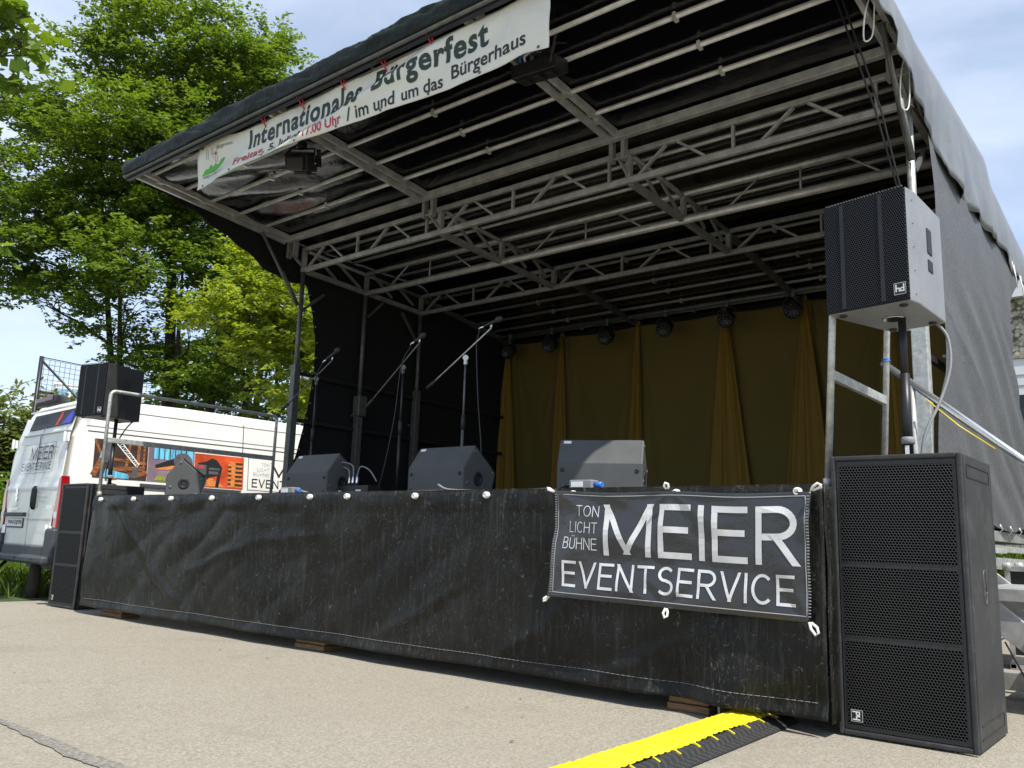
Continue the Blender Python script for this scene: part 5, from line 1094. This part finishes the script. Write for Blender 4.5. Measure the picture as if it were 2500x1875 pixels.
# grass
def blades(name,pts,hmin,hmax,wd,m,seed,kind,label=None,cat=None):
    rng=np.random.default_rng(seed); n=len(pts); p=np.array(pts); a=rng.random(n)*2*PI; h=hmin+(hmax-hmin)*rng.random(n); ln=.25+.5*rng.random(n)
    d=np.stack([np.cos(a)*ln,np.sin(a)*ln,np.ones(n)],1); s=np.stack([-np.sin(a),np.cos(a),np.zeros(n)],1)*wd; tip=p+d*h[:,None]; tip[:,2]-=h*.25*ln; mid=p+d*h[:,None]*.55+np.array([0,0,.05])*h[:,None]
    co_=np.stack([p-s*.5,p+s*.5,mid+s*.45,tip,mid-s*.45],1).reshape(-1,3); me=bpy.data.meshes.new(name); me.from_pydata(co_.tolist(),[],[(i*5,i*5+1,i*5+2,i*5+3,i*5+4) for i in range(n)]); me.materials.append(m); o=bpy.data.objects.new(name,me); COL.objects.link(o)
    if kind: o['kind']=kind
    if label: tag(o,label,cat)
    return o
rg=np.random.default_rng(1)
pts=np.stack([-3.2-9*rg.random(9000)**1.2,-3.5+9*rg.random(9000),np.full(9000,-.08)],1); o=blades('grass',pts,.12,.42,.016,GRASSM,2,'stuff'); o['label']='lush grass and ground cover beyond the asphalt edge under the van'; o['category']='grass'
pts=np.stack([5.2+2.6*rg.random(900),5.2+2.2*rg.random(900),np.zeros(900)],1); blades('lily_clump',pts,.6,1.15,.03,GRASSM,4,None,'clump of long bright green strap leaves behind the trailer at the right edge','plant')
# ------------------------------------------------------------------ net fence, far tower, building right
nf=thing('ball_net_fence','black ball-catching net on a dark steel post left of the far speaker','fence',(-14.95,3.0,-.08))
mb=MB(); mb.tube((-15.0,3.02,-.08),(-14.93,3.02,5.12),.055,10); mb.build('post',BLACKMETAL,nf)
mb=MB(); mb.tube((-14.93,3.05,5.0),(-14.3,6.4,1.9),.03,8); mb.build('diagonal_brace',BLACKMETAL,nf)
mb=MB(); 
for i in range(46):
    y=3.1+.13*i; mb.path([(-14.93+.05*i*.13,y,5.08-.03*i*.13-.04*math.sin(i*.13)),(-14.93+.05*i*.13,y,.0)],.006,3,False)
for i in range(39): z=5.06-.13*i; mb.path([(-14.93,3.08,z),(-14.8,5.9,z-.06),(-14.63,9.0,z-.18)],.006,3,False)
mb.path([(-14.93,3.05,5.1),(-14.8,5.9,5.0),(-14.63,9.0,4.9)],.012,4); mb.build('net_mesh',CABLE,nf,fixn=False)
mb=MB(); mb.tube((-14.55,9.05,-.08),(-14.55,9.05,4.95),.055,10); mb.build('post',BLACKMETAL,nf)
tw=thing('apartment_tower','distant white high-rise with a blue glazed corner seen through the net','building',(-150,62,0))
a_=V((-.37,-.93,0)); ax=V((.36,.93,0)).normalized(); pe=V((.93,-.36,0))
def tbox(name,m,y0,y1,z0,z1,dep=12,off=0,par=tw):
    c=V((-149,59.5,0))+ax*((y0+y1)/2)-pe*(dep/2-off); mb=MB(); mb.box((c.x,c.y,(z0+z1)/2),(abs(y1-y0),dep,z1-z0),Matrix((ax,pe,V((0,0,1)))).transposed()); return mb.build(name,m,par)
tbox('main_block',WALLW,-.9,14,0,25.6); tbox('lower_block',WALLW,-4.4,-.9,0,22.6,10); tbox('roof_slab',WALLW,-1.2,14.2,25.6,26.0,12.6,.2); tbox('glazed_corner',BLUEG,-.7,2.6,0,24.9,1,.15)
for z in (22.7,23.3,24.0): tbox('balcony',WALLG,-3.8,-.95,z,z+.15,4,.8)
for y in (.9,1.8,3.6,4.8): 
    for z in (21,23.4): tbox('window',GLASSD if y>3 else WALLW,y,y+.7,z,z+.9,.3,.3)
for y in (-3.6,-2.3): tbox('window',GLASSD,y,y+.7,21,22,.3,.12)
bd=thing('community_building','building with pebble-dash band, white eaves and dark windows right of the stage','building',(12,14,0))
def bb(name,m,x0,x1,y0,y1,z0,z1,bev=0): mb=MB(); mb.box(((x0+x1)/2,(y0+y1)/2,(z0+z1)/2),(x1-x0,y1-y0,z1-z0)); return mb.build(name,m,bd,bev)
bb('wall',WALLG,2,26,14.1,22,0,5.0); bb('pebble_band',PEBB,2,26,13.95,14.099,4.86,6.12); bb('upper_wall',WALLG,2,26,14.1,22,5.003,6.1); bb('eaves_fascia',WALLW,1.8,26.2,13.75,14.4,6.13,6.55); bb('roof',WALLG,1.8,26.2,14.41,22.2,6.13,6.5)
bb('shutter_box',WALLW,2,26,13.98,14.097,4.1,4.857)
for z in (4.28,4.5): bb('shutter_slot',WALLG,2,26,13.97,13.978,z,z+.025)
for i in range(8):
    x=2.3+3*i; f_=bb('window',GLASSD,x,x+2.7,14.03,14.098,2.6,4.095); 
    mb=MB(); 
    for z in (3.35,3.2): mb.box((x+1.35,14.01,z),(2.7,.03,.03))
    mb.build('frame_bar',WALLW,f_)
